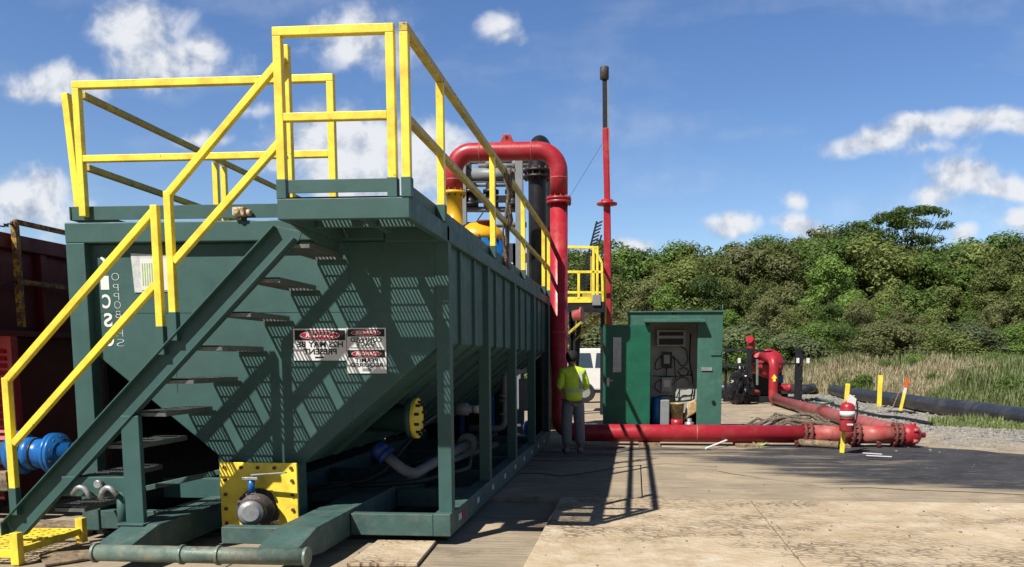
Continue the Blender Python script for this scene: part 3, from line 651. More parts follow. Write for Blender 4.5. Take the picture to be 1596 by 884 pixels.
text('PRESENT', .07, 'ink', 'sign_lettering', s_, (a.x+c.x)/2, 7.3465, c.z-.73*H_, width=W_*.62, bold=.0015)
MB().box((a.x+c.x)/2-.05, (a.x+c.x)/2+.03, 7.346, 7.3475, a.z+.02, a.z+.035).build('fine_print', 'ink', s_)
s_, a, c = sign(541, 511, 601, 582); W_, H_ = c.x-a.x, c.z-a.z
header(s_, a.x+.012, c.x-.012, c.z-.19*H_, c.z-.012)
text('CONFINED', .055, 'ink', 'sign_lettering', s_, (a.x+c.x)/2, 7.3465, c.z-.265*H_, width=W_*.78, bold=.001)
text('SPACE', .055, 'ink', 'sign_lettering', s_, (a.x+c.x)/2, 7.3465, c.z-.365*H_, width=W_*.48, bold=.001)
MB().box(a.x+.04, c.x-.04, 7.346, 7.3475, c.z-.445*H_, c.z-.43*H_).build('fine_print', 'ink', s_)
header(s_, a.x+.012, c.x-.012, c.z-.65*H_, c.z-.485*H_)
text('PERMIT', .05, 'ink', 'sign_lettering', s_, (a.x+c.x)/2, 7.3465, c.z-.715*H_, width=W_*.58, bold=.001)
text('REQUIRED', .05, 'ink', 'sign_lettering', s_, (a.x+c.x)/2, 7.3465, c.z-.82*H_, width=W_*.82, bold=.001)
MB().box((a.x+c.x)/2-.04, (a.x+c.x)/2+.05, 7.346, 7.3475, a.z+.02, a.z+.045).build('fine_print', 'grey', s_)
# stencilled numbers
for ch, y in zip('61CSC', (412, 442, 471, 500, 530)):
    q = P(160+(y-412)*.09, y, Y=7.35); text(ch, .17, 'stencil', 'stencil_number', T, q.x, 7.3575, q.z, bold=.004, width=.08)
for ch, y, w in zip('OPPO8YHS', (432, 449, 463, 476, 491, 508, 520, 535), (.07, .05, .05, .06, .05, .06, .06, .08)):
    q = P(179+(y-432)*.08, y, Y=7.35); text(ch, .10, 'stencil', 'chalk_number', T, q.x, 7.3575, q.z, width=w, bold=-.003)
# paper in a plastic sleeve
a, c = P(206, 456, Y=7.345), P(272, 394, Y=7.345)
ps_ = thing('document_sleeve', ((a.x+c.x)/2, 7.35, a.z), 'clear plastic sleeve with a paper notice taped to the green tank behind the handrail', 'notice')
MB().prism([(a.x+.02, 7.352, a.z), (c.x, 7.352, a.z+.01), (c.x-.03, 7.352, c.z-.02), (a.x, 7.352, c.z)], (0, .004, 0)).build('sleeve', 'paper', ps_)
MB().box(a.x+.09, c.x-.08, 7.347, 7.351, a.z+.02, c.z-.05).build('paper_sheet', 'white', ps_)
b = MB()
for i in range(9): b.box(a.x+.105+i*.022, a.x+.115+i*.022, 7.3455, 7.3468, a.z+.06, c.z-.09)
b.build('printed_lines', 'green_light', ps_)

# rope bundle on the railing
ro = thing('rope_bundle', (-1.66, 11.0, 2.8), 'dark ropes and rags tied to the tank railing, hanging in front of the grey pipes', 'rope')
rnd = random.Random(4)
for i in range(6):
    pts = []; x, y = -1.60+rnd.uniform(-.03, .04), 10.9+rnd.uniform(-.3, .2)
    for k in range(9):
        t = k/8; pts.append((x+rnd.uniform(-.03, .03)-.08*t, y+rnd.uniform(-.05, .05)+.15*t, 4.0-1.25*t))
    MB().tube(pts, [.010+.012*rnd.random() for _ in pts], 7).build('rope_strand', 'rope', ro)

# ---------------------------------------------------------------- equipment under / beside the tank
t = thing('pump_motor', (-2.1, 9.3, .8), 'small grey motor and fittings hanging in the dark bay behind the front post', 'motor')
q = P(738, 638, X=-2.1); t.location = (q.x, q.y, q.z-.1)
MB().lathe((q.x-.25, q.y, q.z), (1, 0, 0), [(0, .05), (.05, .08), (.18, .08), (.19, .05), (.24, .05)], 16).build('motor_body', 'grey', t)
MB().lathe((q.x, q.y, q.z), (1, 0, 0), [(0, .055), (.10, .055), (.11, .035), (.2, .035)], 16).build('coupling', 'white', t)
t = thing('transfer_pipe', (-2.15, 12.2, .2), 'grey flanged transfer pipe rising between the middle posts under the tank', 'pipe')
a0 = P(770, 670, X=-2.3); a1 = P(787, 668, X=-2.15); a2 = P(787, 580, X=-2.15); a3 = P(835, 576, X=-2.0)
pp = MB().tube([a1+Vector((-.6, 0, 0)), a1, a2, (a2.x+.05, a2.y+2.6, a2.z)], .055, 16, .14, 6).build('pipe_run', 'grey', t)
for z_ in (.92, 1.0, .70): MB().cyl((a1.x, a1.y, z_-.018), (a1.x, a1.y, z_+.018), .105, 18).build('pipe_flange', 'grey', t, .003)
t = thing('control_enclosure', (-2.1, 13.2, .6), 'small ribbed grey electrical enclosure under the rear of the tank', 'electrical box')
q = P(820, 640, X=-2.05); q2 = P(820, 590, X=-2.05); t.location = (q.x, q.y, q.z)
MB().box(q.x-.12, q.x+.05, q.y-.15, q.y+.15, q.z, q2.z).build('enclosure_body', 'grey', t, .02)
b = MB()
for i in range(5): b.box(q.x+.05, q.x+.075, q.y-.14, q.y+.14, q.z+.04+i*(q2.z-q.z)/5.5, q.z+.075+i*(q2.z-q.z)/5.5)
b.build('cooling_fins', 'grey', t, .003)
t = thing('blue_pump', (-2.2, 12.6, .1), 'dark blue pump casing low under the rear half of the tank', 'pump')
q = P(838, 668, X=-2.0); t.location = (q.x, q.y, q.z-.2)
MB().lathe((q.x-.3, q.y, q.z), (1, 0, 0), [(0, .08), (.05, .16), (.2, .18), (.28, .12), (.3, .12)], 20).build('pump_casing', 'blue', t)
MB().box(q.x-.3, q.x+.0, q.y-.15, q.y+.15, q.z-.3, q.z-.19).build('pump_foot', 'blue', t, .01)
# blue coupling on the suction line at the left
q0 = P(20, 712, Y=8.1); q1 = P(118, 702, Y=8.1); cz = (q0.z+q1.z)/2
t = thing('pipe_coupling', (q0.x, 8.1, cz-.2), 'bright blue flanged coupling behind the foot of the stairs', 'pipe coupling')
MB().lathe((q0.x+.03, 8.1, cz), (1, 0, 0), [(0, .19), (.01, .215), (.10, .215), (.115, .155), (.14, .15), (.15, .17), (.22, .17), (.23, .155), (.40, .15), (.41, .215), (.45, .215)], 30).build('coupling_body', 'blue', t)
MB().lathe((q0.x+.483, 8.1, cz), (1, 0, 0), [(0, .215), (.04, .215), (.042, .12), (.30, .12)], 30).build('coupling_flange', 'blue', t)
MB().lathe((q0.x+.165, 8.1, cz), (1, 0, 0), [(0, .176), (.02, .176)], 24).build('gasket', 'black', t)
MB().lathe((q0.x+.27, 8.1, cz), (1, 0, 0), [(0, .163), (.02, .163)], 24).build('gasket', 'black', t)
MB().lathe((q0.x+.451, 8.1, cz), (1, 0, 0), [(0, .18), (.03, .18)], 24).build('gasket', 'black', t)
boltset((q0.x+.49, 8.1, cz), (1, 0, 0), .18, 10, .013, .11, 'galv', t)
MB().prism([(q0.x+.05, 8.0, cz+.20), (q0.x+.05, 8.1, cz+.235), (q0.x+.05, 8.2, cz+.20)], (.09, 0, 0)).build('cam_lever', 'blue', t, .004)
t = tag(MB().tube([(-9.4, 8.1, cz-.1), (-7.4, 8.1, cz), (q0.x+.035, 8.1, cz)], .12, 20, .3).build('suction_hose', 'pipe_dirty'), 'muddy grey hose running into the blue coupling at left edge', 'hose')
tag(MB().bar((-8.5, 7.95, cz-.42), (q0.x+.1, 7.95, cz-.26), .16, .2).build('timber_block', 'wood', bevel=.012), 'weathered timber blocking under the grey hose', 'timber')
MBt = MB(); MBt.bar((-7.6, 7.6, -.03), (-5.2, 7.4, -.03), .2, .16); tag(MBt.build('timber_plank', 'wood', bevel=.012), 'weathered plank on the ground left of the tank skid', 'plank')

# yellow step in front of the stairs
s0 = P(27, 866, Z=.0); s1 = P(127, 828, Z=.02)
yn = 6.0; ys = thing('step_platform', (-5.2, 6.2, 0), 'low yellow grated step at the foot of the green stairs', 'step')
c1 = P(27, 863, Z=.02); c2 = P(127, 830, Z=.02)
dirv = (c2-c1); L_ = dirv.length; dirv.normalize(); nv = Vector((-dirv.y, dirv.x, 0))
def step_pt(a, b_, z): v = c1+dirv*a+nv*b_; return (v.x, v.y, z)
zS = .055
b = MB(); b.bar(step_pt(0, 0, zS-.02), step_pt(L_, 0, zS-.02), .03, .06); b.bar(step_pt(0, .85, zS-.035), step_pt(L_, .85, zS-.035), .03, .07); b.bar(step_pt(L_, 0, zS-.035), step_pt(L_, .85, zS-.035), .03, .07); b.bar(step_pt(0, 0, zS-.035), step_pt(0, .85, zS-.035), .03, .07)
b.build('step_frame', 'yellow', ys, .004)
b = MB(); n = int(L_/.07)
for i in range(1, n):
    b.bar(step_pt(L_*i/n-.03, .02, zS), step_pt(L_*i/n+.03, .83, zS), .012, .012)
for j in range(1, 9): b.bar(step_pt(.02, .85*j/9, zS-.004), step_pt(L_-.02, .85*j/9, zS-.004), .012, .012)
b.build('step_grating', 'yellow', ys)
for a_, b_ in ((0, 0), (L_, 0), (0, .85), (L_, .85)):
    p_ = step_pt(a_, b_, 0); MB().box(p_[0]-.035, p_[0]+.035, p_[1]-.035, p_[1]+.035, -.07, zS+(.10 if (a_ and not b_) else .14 if not b_ else .01)).build('step_leg', 'yellow', ys, .004)

# ---------------------------------------------------------------- red tank at the left
XC = -6.6
zt0 = P(0, 362, X=XC).z; zl = P(0, 515, X=XC).z
rt = thing('red_tank', (-8, 8, 0), 'dark red open-top steel tank in shade at the left edge', 'tank')
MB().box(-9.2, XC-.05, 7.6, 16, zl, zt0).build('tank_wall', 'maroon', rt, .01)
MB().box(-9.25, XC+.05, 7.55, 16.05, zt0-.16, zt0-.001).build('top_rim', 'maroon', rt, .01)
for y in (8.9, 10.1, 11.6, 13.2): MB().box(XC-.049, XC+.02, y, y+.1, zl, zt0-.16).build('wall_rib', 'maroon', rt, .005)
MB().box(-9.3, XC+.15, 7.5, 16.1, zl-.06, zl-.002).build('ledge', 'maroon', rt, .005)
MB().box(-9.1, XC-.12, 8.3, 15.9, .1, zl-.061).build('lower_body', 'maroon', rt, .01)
qa = P(33, 690, Y=8.25); 
lv = MB().box(-8.6, qa.x, 8.2, 8.298, .42, zl-.062).build('louvre_panel', 'red', rt)
b = MB()
for i in range(17):
    z_ = .46+i*.075; b.prism([(-8.5, 8.2, z_), (-8.5, 8.17, z_), (-8.5, 8.2, z_+.05)], (8.5+qa.x-.06, 0, 0))
b.build('louvre_slats', 'red', lv)
for (x, z0, z1) in ((34, 510, 348), ):
    p0 = P(x, z0, X=XC+.1); p1 = P(x, z1, X=XC+.1)
    MB().bar((p0.x, p0.y, p0.z), (p0.x, p0.y, p1.z), .06).build('rail_post', 'rail_old', rt, .004)
    for dz, zz in ((0, p1.z), (.0, p1.z-.62)): MB().bar((p0.x, p0.y, zz), (p0.x, 15.5, zz), .05).build('guard_rail', 'rail_old', rt, .004)
    for yy in (p0.y+1.55, p0.y+3.1): MB().bar((p0.x, yy, p0.z), (p0.x, yy, p1.z), .05).build('rail_post', 'rail_old', rt, .004)
    for zz in (p1.z-.02, p1.z-.62):
        b = MB()
        for k in range(26):
            t0 = k/26; yv = p0.y-1.6*t0; zv = zz-.5*t0*(1-t0)-.12*t0
            q = Vector((p0.x, yv, zv)); b.bar(q+Vector((0, .03, .008)), q-Vector((0, .03, -.008)), .028 if k % 2 else .01, .01 if k % 2 else .028)
        b.build('chain', 'black', rt)
    MB().bar((p0.x, p0.y-1.65, p0.z), (p0.x, p0.y-1.65, p1.z), .06).build('rail_post', 'rail_old', rt, .004)

# ---------------------------------------------------------------- U-shaped red pipeline at the far end of the tank
YP = 15.75; RP = .165
def PY_(x, y): return P(x, y, Y=YP)
vx = PY_(871, 313).x; topz = PY_(800, 236).z; lx = PY_(708, 300).x
pipe = thing('red_pipeline', (vx, YP, 0), 'large red pipe rising beside the tank, looping over it and running along the ground', 'pipeline')
hz = .215
endx = P(1392, 679, Y=YP).x
MB().tube([(lx, YP, PY_(708, 299).z), (lx, YP, topz), (vx, YP, topz), (vx, YP, 4.62)], RP, 28, .5, 10).build('pipe_run', 'red', pipe)
MB().tube([(vx, YP, 4.5), (vx, YP, hz), (vx+1.2, YP, hz), (P(1253, 679, Y=YP).x, YP, hz)], RP, 28, .35, 8).build('pipe_run', 'red', pipe)
zf = PY_(871, 313).z
for c_, d_ in (((lx, YP, topz-.5), (0, 0, 1)), ((lx+.5, YP, topz), (1, 0, 0)), ((vx-.5, YP, topz), (1, 0, 0)), ((vx, YP, topz-.5), (0, 0, 1)), ((vx, YP, 2.1), (0, 0, 1)), ((vx+.36, YP, hz), (1, 0, 0)), ((vx+2.6, YP, hz), (1, 0, 0))):
    d_ = Vector(d_); c_ = Vector(c_); MB().lathe(c_-d_*.012, d_, [(0, RP), (.006, RP+.006), (.018, RP+.006), (.024, RP)], 28).build('weld_bead', 'redf', pipe)
fl = MB().lathe((vx, YP, zf-.06), (0, 0, 1), [(0, .23), (.05, .23), (.052, .2), (.065, .2), (.067, .23), (.115, .23)], 28).build('pipe_flange', 'red', pipe)
boltset((vx, YP, zf), (0, 0, 1), .205, 12, .014, .17, 'rust', fl)
lg = PY_(790, 222)
b = MB(); b.prism([(lg.x-.14, YP-.015, lg.z-.02), (lg.x+.14, YP-.015, lg.z-.02), (lg.x+.06, YP-.015, lg.z+.15), (lg.x-.06, YP-.015, lg.z+.15)], (0, .03, 0)); b.build('lifting_lug', 'red', pipe, .01)
MB().cyl((lg.x, YP-.02, lg.z+.085), (lg.x, YP+.02, lg.z+.085), .035, 14).build('lug_hole', 'black', pipe)
segx = [P(x, 679, Y=YP).x for x in (1253, 1265, 1325, 1340, 1392, 1405)]
for i, (xa_, xb_) in enumerate(((segx[1], segx[2]), (segx[3], segx[4]))):
    MB().cyl((xa_+.0, YP, hz), (xb_, YP, hz), RP, 28).build('pipe_run', 'redf', pipe)
for x in (P(1258, 679, Y=YP).x, P(1332, 679, Y=YP).x, P(1398, 679, Y=YP).x):
    f_ = MB().lathe((x-.075, YP, hz), (1, 0, 0), [(0, .225), (.05, .225), (.052, .175), (.098, .175), (.1, .225), (.15, .225)], 26).build('pipe_flange', 'rust', pipe)
    boltset((x, YP, hz), (1, 0, 0), .20, 12, .015, .2, 'rust', f_)
xe = P(1405, 679, Y=YP).x
cap = MB().lathe((xe, YP, hz), (1, 0, 0), [(0, .20), (.12, .20), (.22, .185), (.30, .14), (.34, .08), (.345, .05), (.42, .05), (.421, .03)], 26).build('end_cap', 'red', pipe)
boltset((xe+.2, YP, hz), (1, 0, 0), .2, 6, .04, .08, 'redf', cap)
for x in (1240, 1290, 1367):
    q = P(x, 690, Y=YP-.1); MB().lathe((q.x, YP-.12, hz-.12), (0, -1, -.3), [(0, .03), (.08, .03), (.082, .045), (.12, .045)], 12).build('drain_stub', 'rust', pipe)
# timber blocks below
for i, x in enumerate((1000, 1150, 1290)):
    q = P(x, 690, Y=YP); tag(MB().box(q.x-.06, q.x+.35, YP-.3, YP+.3, -.02, .048).build('timber_block', 'wood', bevel=.01), ('timber block under the red ground pipe in front of the shed door', 'timber block under the red ground pipe right of the shed', 'timber block under the red ground pipe behind the extinguisher')[i], 'timber')
# second line from the pump
XQ = P(1392, 668, Y=16.4).x
line = thing('pump_discharge_pipe', (5.0, 30, 0), 'long faded red pipe from the pump to the end of the ground pipe', 'pipe')
pe = P(1207, 622, Z=.2); pu = P(1207, 622, Z=.2)
e1 = Vector((P(1205, 610, Y=pe.y).x, pe.y, .2)); top1 = Vector((e1.x, pe.y, P(1205, 560, Y=pe.y).z))
MB().tube([(XQ, 16.05, hz), (XQ+.1, 17.2, .2), e1+Vector((.05, -.35, 0))], RP-.01, 24, .5).build('pipe_run', 'redf', line)
up = MB().tube([e1+Vector((.03, -.3, -.0)), e1, top1, top1+Vector((-.25, .9, .1))], RP-.005, 24, .28, 7).build('riser', 'red', line)
MB().lathe(e1+Vector((.05, -.42, 0)), (0, 1, 0), [(0, .22), (.12, .22)], 22).build('pipe_flange', 'rust', line)
MB().lathe((P(1300, 645, X=XQ-.0).x, 22.3, .2), (0.0, 1, 0), [(0, .21), (.12, .21)], 22).build('pipe_flange', 'rust', line)
q = P(1207, 589, Y=pe.y-.2)
b = MB(); yb = pe.y-.175
b.prism([(q.x-.05, yb, q.z-.13), (q.x+.05, yb, q.z-.13), (q.x+.05, yb, q.z-.02), (q.x+.1, yb, q.z-.02), (q.x, yb, q.z+.13), (q.x-.1, yb, q.z-.02), (q.x-.05, yb, q.z-.02)], (0, .01, 0)); b.build('flow_arrow', 'yellow', line)
# black and grey pipework behind the loop
bx = P(838, 300, Y=17).x
bp_ = thing('black_pipe', (bx, 17, 0), 'thick black flanged pipe standing just behind the red loop', 'pipe')
MB().tube([(bx, 17, 0), (bx, 17, P(838, 219, Y=17).z), (bx+.1, 19.2, P(838, 219, Y=17).z+.02), (bx+.1, 19.2, 0)], .185, 26, .4, 8).build('pipe_run', 'black', bp_)
for yy in (272, 340):
    z_ = P(838, yy, Y=17).z
    if yy == 272:
        f_ = MB().lathe((bx, 17, z_-.09), (0, 0, 1), [(0, .29), (.05, .29), (.052, .2), (.12, .2), (.122, .29), (.17, .29)], 26).build('pipe_flange', 'black', bp_)
        boltset((bx, 17, z_), (0, 0, 1), .25, 12, .016, .24, 'rust', f_)
YG = 18.0
gr = thing('grey_pipe_rack', (P(780, 300, Y=YG).x, YG, 0), 'light grey rack of horizontal pipes and posts behind the yellow vessel', 'pipe rack')
def gp(x, y): return P(x, y, Y=YG)
for (y, r, x0, x1) in ((250, .07, 728, 826), (257, .05, 745, 826), (272, .14, 722, 812), (287, .05, 722, 812), (326, .06, 722, 812), (350, .06, 722, 820)):
    a, c = gp(x0, y), gp(x1, y); (MB().cyl((a.x, YG+.05, a.z), (c.x, YG+.05, c.z), r, 16)).build('rack_pipe' if r > .06 else 'rack_beam', 'grey', gr)
for x in (728, 762, 803):
    a, c = gp(x, 262), gp(x, 250); MB().cyl((a.x, YG+.05, a.z), (a.x, YG+.05, c.z+.05), .09, 16).build('rack_fitting', 'grey', gr)
for x in (726, 812):
    a, c = gp(x, 470), gp(x, 250); MB().box(a.x-.08, a.x+.08, YG-.22, YG-.12, 0, c.z).build('rack_post', 'grey', gr, .006)
for x in (735, 766, 800):
    a, c = gp(x, 322), gp(x, 288); MB().lathe((a.x, YG-.05, a.z), (0, 0, 1), [(0, .16), (.06, .16), (.062, .11), (.25, .11), (.252, .17), (.33, .17), (.332, .11), (.48, .11)], 16).build('rack_valve', 'black', gr)
a, c = gp(722, 312), gp(812, 312); MB().box(a.x, c.x, YG-.1, YG, a.z-.07, a.z+.07).build('rack_cross_bar', 'black', gr, .005)
for x in (800, 815): 
    a = gp(x, 400); MB().box(a.x-.3, a.x+.02, YG+.5, YG+.9, a.z-.35, a.z+.35).build('rack_cabinet', 'white', gr, .01)
a = gp(775, 345); MB().bar((gp(745, 352).x, YG-.3, gp(745, 352).z), (gp(757, 335).x, YG-.3, gp(757, 335).z), .02).build('rack_stay', 'black', gr)
# yellow topped blue vessel under the left leg
vs = thing('filter_vessel', (lx+.1, YP, 0), 'blue vessel with yellow dome and flanged neck under the red pipe loop', 'vessel')
cxv = P(742, 400, Y=YP).x; zd = P(742, 352, Y=YP).z; zb = P(742, 372, Y=YP).z
MB().lathe((cxv, YP+.35, 1.0), (0, 0, 1), [(0, .5), (zb-1.0, .5)], 32).build('vessel_shell', 'blue', vs)
MB().lathe((cxv, YP+.35, zb+.002), (0, 0, 1), [(0, .5), (.08, .5), (.16, .46), (.24, .38), (.31, .26), (.34, .1)], 32).build('vessel_dome', 'amber', vs)
zn0, zn1 = P(708, 356, Y=YP).z, P(708, 299, Y=YP).z+.05
nk = MB().lathe((lx, YP, zn0-.3), (0, 0, 1), [(0, .15), (.25, .15), (.252, .2), (.3, .2), (.302, .15), (zn1-zn0+.19, .15), (zn1-zn0+.192, .22), (zn1-zn0+.25, .22)], 26).build('vessel_neck', 'amber', vs)
boltset((lx, YP, zn1-.08), (0, 0, 1), .19, 10, .014, .14, 'rust', nk)
boltset((cxv, YP+.35, zb+.02), (0, 0, 1), .515, 18, .014, .08, 'rust', vs)
MB().lathe((cxv+.15, YP+.1, zb+.2), (0, 0, 1), [(0, .1), (.1, .1), (.102, .14), (.14, .14)], 16).build('dome_fitting', 'rust', vs)
for k in range(4):
    an = k*math.pi/2+.7; MB().box(cxv+.42*math.cos(an)-.04, cxv+.42*math.cos(an)+.04, YP+.35+.42*math.sin(an)-.04, YP+.35+.42*math.sin(an)+.04, -.02, 1.02).build('vessel_leg', 'blue', vs, .005)

# ---------------------------------------------------------------- worker
def skin_mesh(joints, edges, name, m, parent, M, root=0, sub=2):
    bm = bmesh.new(); vs_ = [bm.verts.new(M @ Vector(j[:3])) for j in joints]
    for a, c in edges: bm.edges.new((vs_[a], vs_[c]))
    me = bpy.data.meshes.new('tmp_skin'); bm.to_mesh(me); bm.free(); o = bpy.data.objects.new('tmp_skin', me); COL.objects.link(o)
    sk = o.modifiers.new('skin', 'SKIN'); sk.use_smooth_shade = True
    ss = o.modifiers.new('sub', 'SUBSURF'); ss.levels = sub; ss.render_levels = sub
    for i, j in enumerate(joints):
        d = me.skin_vertices[0].data[i]; r = j[3]; d.radius = (r, j[4] if len(j) > 4 else r); d.use_root = (i == root)
    bpy.context.view_layer.update(); dg = bpy.context.evaluated_depsgraph_get()
    me2 = bpy.data.meshes.new_from_object(o.evaluated_get(dg)); bpy.data.objects.remove(o)
    org = world_loc(parent)
    for v in me2.vertices: v.co -= org
    for p_ in me2.polygons: p_.use_smooth = True
    me2.name = name; me2.materials.clear(); me2.materials.append(MT[m]); o = bpy.data.objects.new(name, me2); COL.objects.link(o); o.parent = parent; return o
fp = G(893, 706); pr = thing('person', (fp.x, fp.y, 0), 'worker in lime hi-vis shirt and grey trousers seen from behind beside the red pipe', 'person')
Mp = Matrix.Translation((fp.x, fp.y, 0)) @ Matrix.Rotation(R(22), 4, 'Z')
# joints: x right, y forward (away from the camera), z up
J = [(0,0,.95,.11,.09), (0,.0,1.12,.10,.08), (0,.01,1.30,.11,.09), (0,.02,1.42,.08,.07), (0,.05,1.50,.058), (0,.085,1.585,.085,.09), (0,.105,1.66,.08,.085),
     (-.18,.02,1.38,.05), (-.24,.0,1.12,.045), (-.12,.24,1.10,.036), (-.06,.30,1.13,.03),
     (.18,.02,1.38,.05), (.26,.0,1.13,.045), (.14,.23,1.08,.036), (.07,.30,1.13,.03),
     (-.10,0,.86,.08), (-.11,.02,.50,.055), (-.11,-.02,.10,.045), (-.12,.10,.045,.042),
     (.10,0,.86,.08), (.12,.02,.50,.055), (.13,-.02,.10,.045), (.15,.10,.045,.042)]
E_ = [(0,1),(1,2),(2,3),(3,4),(4,5),(5,6),(3,7),(7,8),(8,9),(9,10),(3,11),(11,12),(12,13),(13,14),(0,15),(15,16),(16,17),(17,18),(0,19),(19,20),(20,21),(21,22)]
skin_mesh(J, E_, 'body', 'skin', pr, Mp)
K = .022
Js = [(0,-.005,.86,.19,.155), (0,0,1.02,.18,.145), (0,.01,1.28,.20,.145), (0,.02,1.42,.15,.11), (0,.04,1.475,.085), (-.165,.02,1.385,.085), (-.235,.0,1.13,.068), (-.15,.2,1.10,.055), (.165,.02,1.385,.085), (.255,.0,1.13,.068), (.17,.19,1.085,.055)]
skin_mesh(Js, [(0,1),(1,2),(2,3),(3,4),(3,5),(5,6),(6,7),(3,8),(8,9),(9,10)], 'shirt', 'vest', pr, Mp)
Jt = [(0,0,.97,.15,.125), (-.095,0,.83,.12,.115), (-.11,.02,.50,.10,.10), (-.11,-.01,.11,.085,.09), (.095,0,.83,.12,.115), (.12,.02,.50,.10,.10), (.13,-.01,.11,.085,.09)]
skin_mesh(Jt, [(0,1),(1,2),(2,3),(0,4),(4,5),(5,6)], 'trousers', 'jeans', pr, Mp)
for sx, dx in ((-.11, -.01), (.13, .02)):
    skin_mesh([(sx,-.05,.055,.055), (sx+dx*.5,.06,.05,.052), (sx+dx,.17,.035,.04)], [(0,1),(1,2)], 'boot', 'boot', pr, Mp)
skin_mesh([(0,.03,1.54,.085,.09), (0,.055,1.62,.115,.12), (0,.08,1.685,.115,.125), (0,.10,1.73,.08,.09)], [(0,1),(1,2),(2,3)], 'hair', 'hair', pr, Mp)
b = MB(); 
def ringpts(z, rx, ry, cy=0): return [Mp @ Vector((rx*math.cos(a_), cy+ry*math.sin(a_), z)) for a_ in [2*math.pi*i/32 for i in range(33)]]
lo, hi_ = ringpts(1.05, .186, .150, .0), ringpts(1.10, .190, .150, .003)
for i in range(32):
    f = b.bm.faces.new([b.bm.verts.new(v) for v in (lo[i], lo[i+1], hi_[i+1], hi_[i])])
for sx in (.10,):
    b.bar(Mp @ Vector((sx, -.142, 1.10)), Mp @ Vector((sx*.95, -.112, 1.40)), .05, .006, up=(0, 1, 0))
b.build('reflective_band', 'band', pr)

# ---------------------------------------------------------------- control shed
YS = 17.4
def ps(x, y): return P(x, y, Y=YS)
x0, x1 = ps(979, 500).x, ps(1127, 500).x; zt_ = ps(1050, 487).z; ox0, ox1 = ps(1014, 500).x, ps(1088, 500).x; oz = ps(1050, 503).z; DB = 1.9
sh = thing('control_shed', ((x0+x1)/2, YS, 0), 'green steel control shed with its door swung open, wires and meters inside', 'shed')
b = MB(); b.box(x0, ox0, YS, YS+.05, .08, zt_); b.box(ox1, x1, YS, YS+.05, .08, zt_); b.box(ox0, ox1, YS, YS+.05, oz, zt_); b.box(ox0, ox1, YS, YS+.05, .08, .2)
b.build('front_wall', 'greenshed', sh, .004)
b = MB(); b.box(x0, x0+.04, YS+.05, YS+DB, .08, zt_); b.box(x1-.04, x1, YS+.05, YS+DB, .08, zt_); b.build('side_wall', 'greenshed', sh)
MB().box(x0+.04, x1-.04, YS+DB-.04, YS+DB, .08, zt_).build('rear_wall', 'greenshed', sh)
MB().box(x0+.04, x1-.04, YS+.05, YS+DB-.04, .08, .16).build('floor', 'black', sh)
b = MB(); b.prism([(x0-.03, YS-.04, zt_), (x1+.03, YS-.04, zt_), (x1+.03, YS-.04, zt_+.035), (x0-.03, YS-.04, zt_+.02)], (0, DB+.1, 0)); b.build('roof', 'greenshed', sh, .004)
MB().cyl((x1-.01, YS+.05, zt_), (x1-.01, YS+.05, zt_+.15), .012, 8).build('roof_pin', 'greenshed', sh)
cx_ = ps(1051, 490).x; MB().prism([(cx_-.07, YS-.003, zt_-.002), (cx_+.07, YS-.003, zt_-.002), (cx_, YS-.003, zt_-.10)], (0, .002, 0)).build('roof_notch', 'black', sh)
aw0, aw1 = ps(1003, 502).x, ps(1098, 502).x
MB().prism([(aw0, YS-.22, oz), (aw0, YS, oz+.05), (aw0, YS, oz+.075), (aw0, YS-.22, oz+.04)], (aw1-aw0, 0, 0)).build('door_canopy', 'greenshed', sh, .003)
b = MB(); b.prism([(cx_-.06, YS-.01, oz+.08), (cx_+.06, YS-.01, oz+.08), (cx_, YS-.01, oz+.17)], (0, .009, 0)); b.build('canopy_gusset', 'greenshed', sh)
for (bx0, by0, bx1, by1, m_) in ((1108, 547, 1124, 554, 'greenshed'), (1093, 573, 1110, 578, 'galv')):
    a, c = ps(bx0, by1), ps(bx1, by0); MB().box(a.x, c.x, YS-.025, YS-.0005, a.z, c.z).build('hasp', m_, sh, .003)
a = ps(1112, 627); MB().cyl((a.x, YS-.03, a.z), (a.x, YS-.0005, a.z), .04, 14).build('cable_gland', 'black', sh)
# door, opened flat against the front, hinge at the left of the opening
dx0, dx1 = ps(940, 580).x, ps(1013, 580).x; dz0, dz1 = .22, ps(975, 507).z
MD = Matrix.Translation((dx1, YS-.03, 0)) @ Matrix.Rotation(R(5), 4, 'Z')
dw = dx1-dx0
dr = MB().box(-dw, 0, -.045, 0, dz0, dz1, MD).build('door', 'greendoor', sh, .004)
wz0, wz1 = ps(960, 580).z, ps(960, 526).z
MB().box(-dw+.20, -dw+.37, -.052, -.0455, wz0, wz1, MD).build('door_window', 'paper', dr, .002)
hz_ = ps(945, 593).z
b = MB(); b.box(-dw+.07, -dw+.13, -.06, -.0455, hz_-.12, hz_+.06, MD); b.box(-dw+.06, -dw+.20, -.085, -.061, hz_-.01, hz_+.015, MD); b.cyl(MD @ Vector((-dw+.09, -.09, hz_)), MD @ Vector((-dw+.09, -.046, hz_)), .028, 12); b.build('door_handle', 'galv', dr, .002)
b = MB()
for z_ in (dz0+.2, (dz0+dz1)/2, dz1-.2): b.cyl((dx1+.005, YS-.02, z_-.06), (dx1+.005, YS-.02, z_+.06), .014, 8)
b.build('door_hinge', 'greendoor', dr)
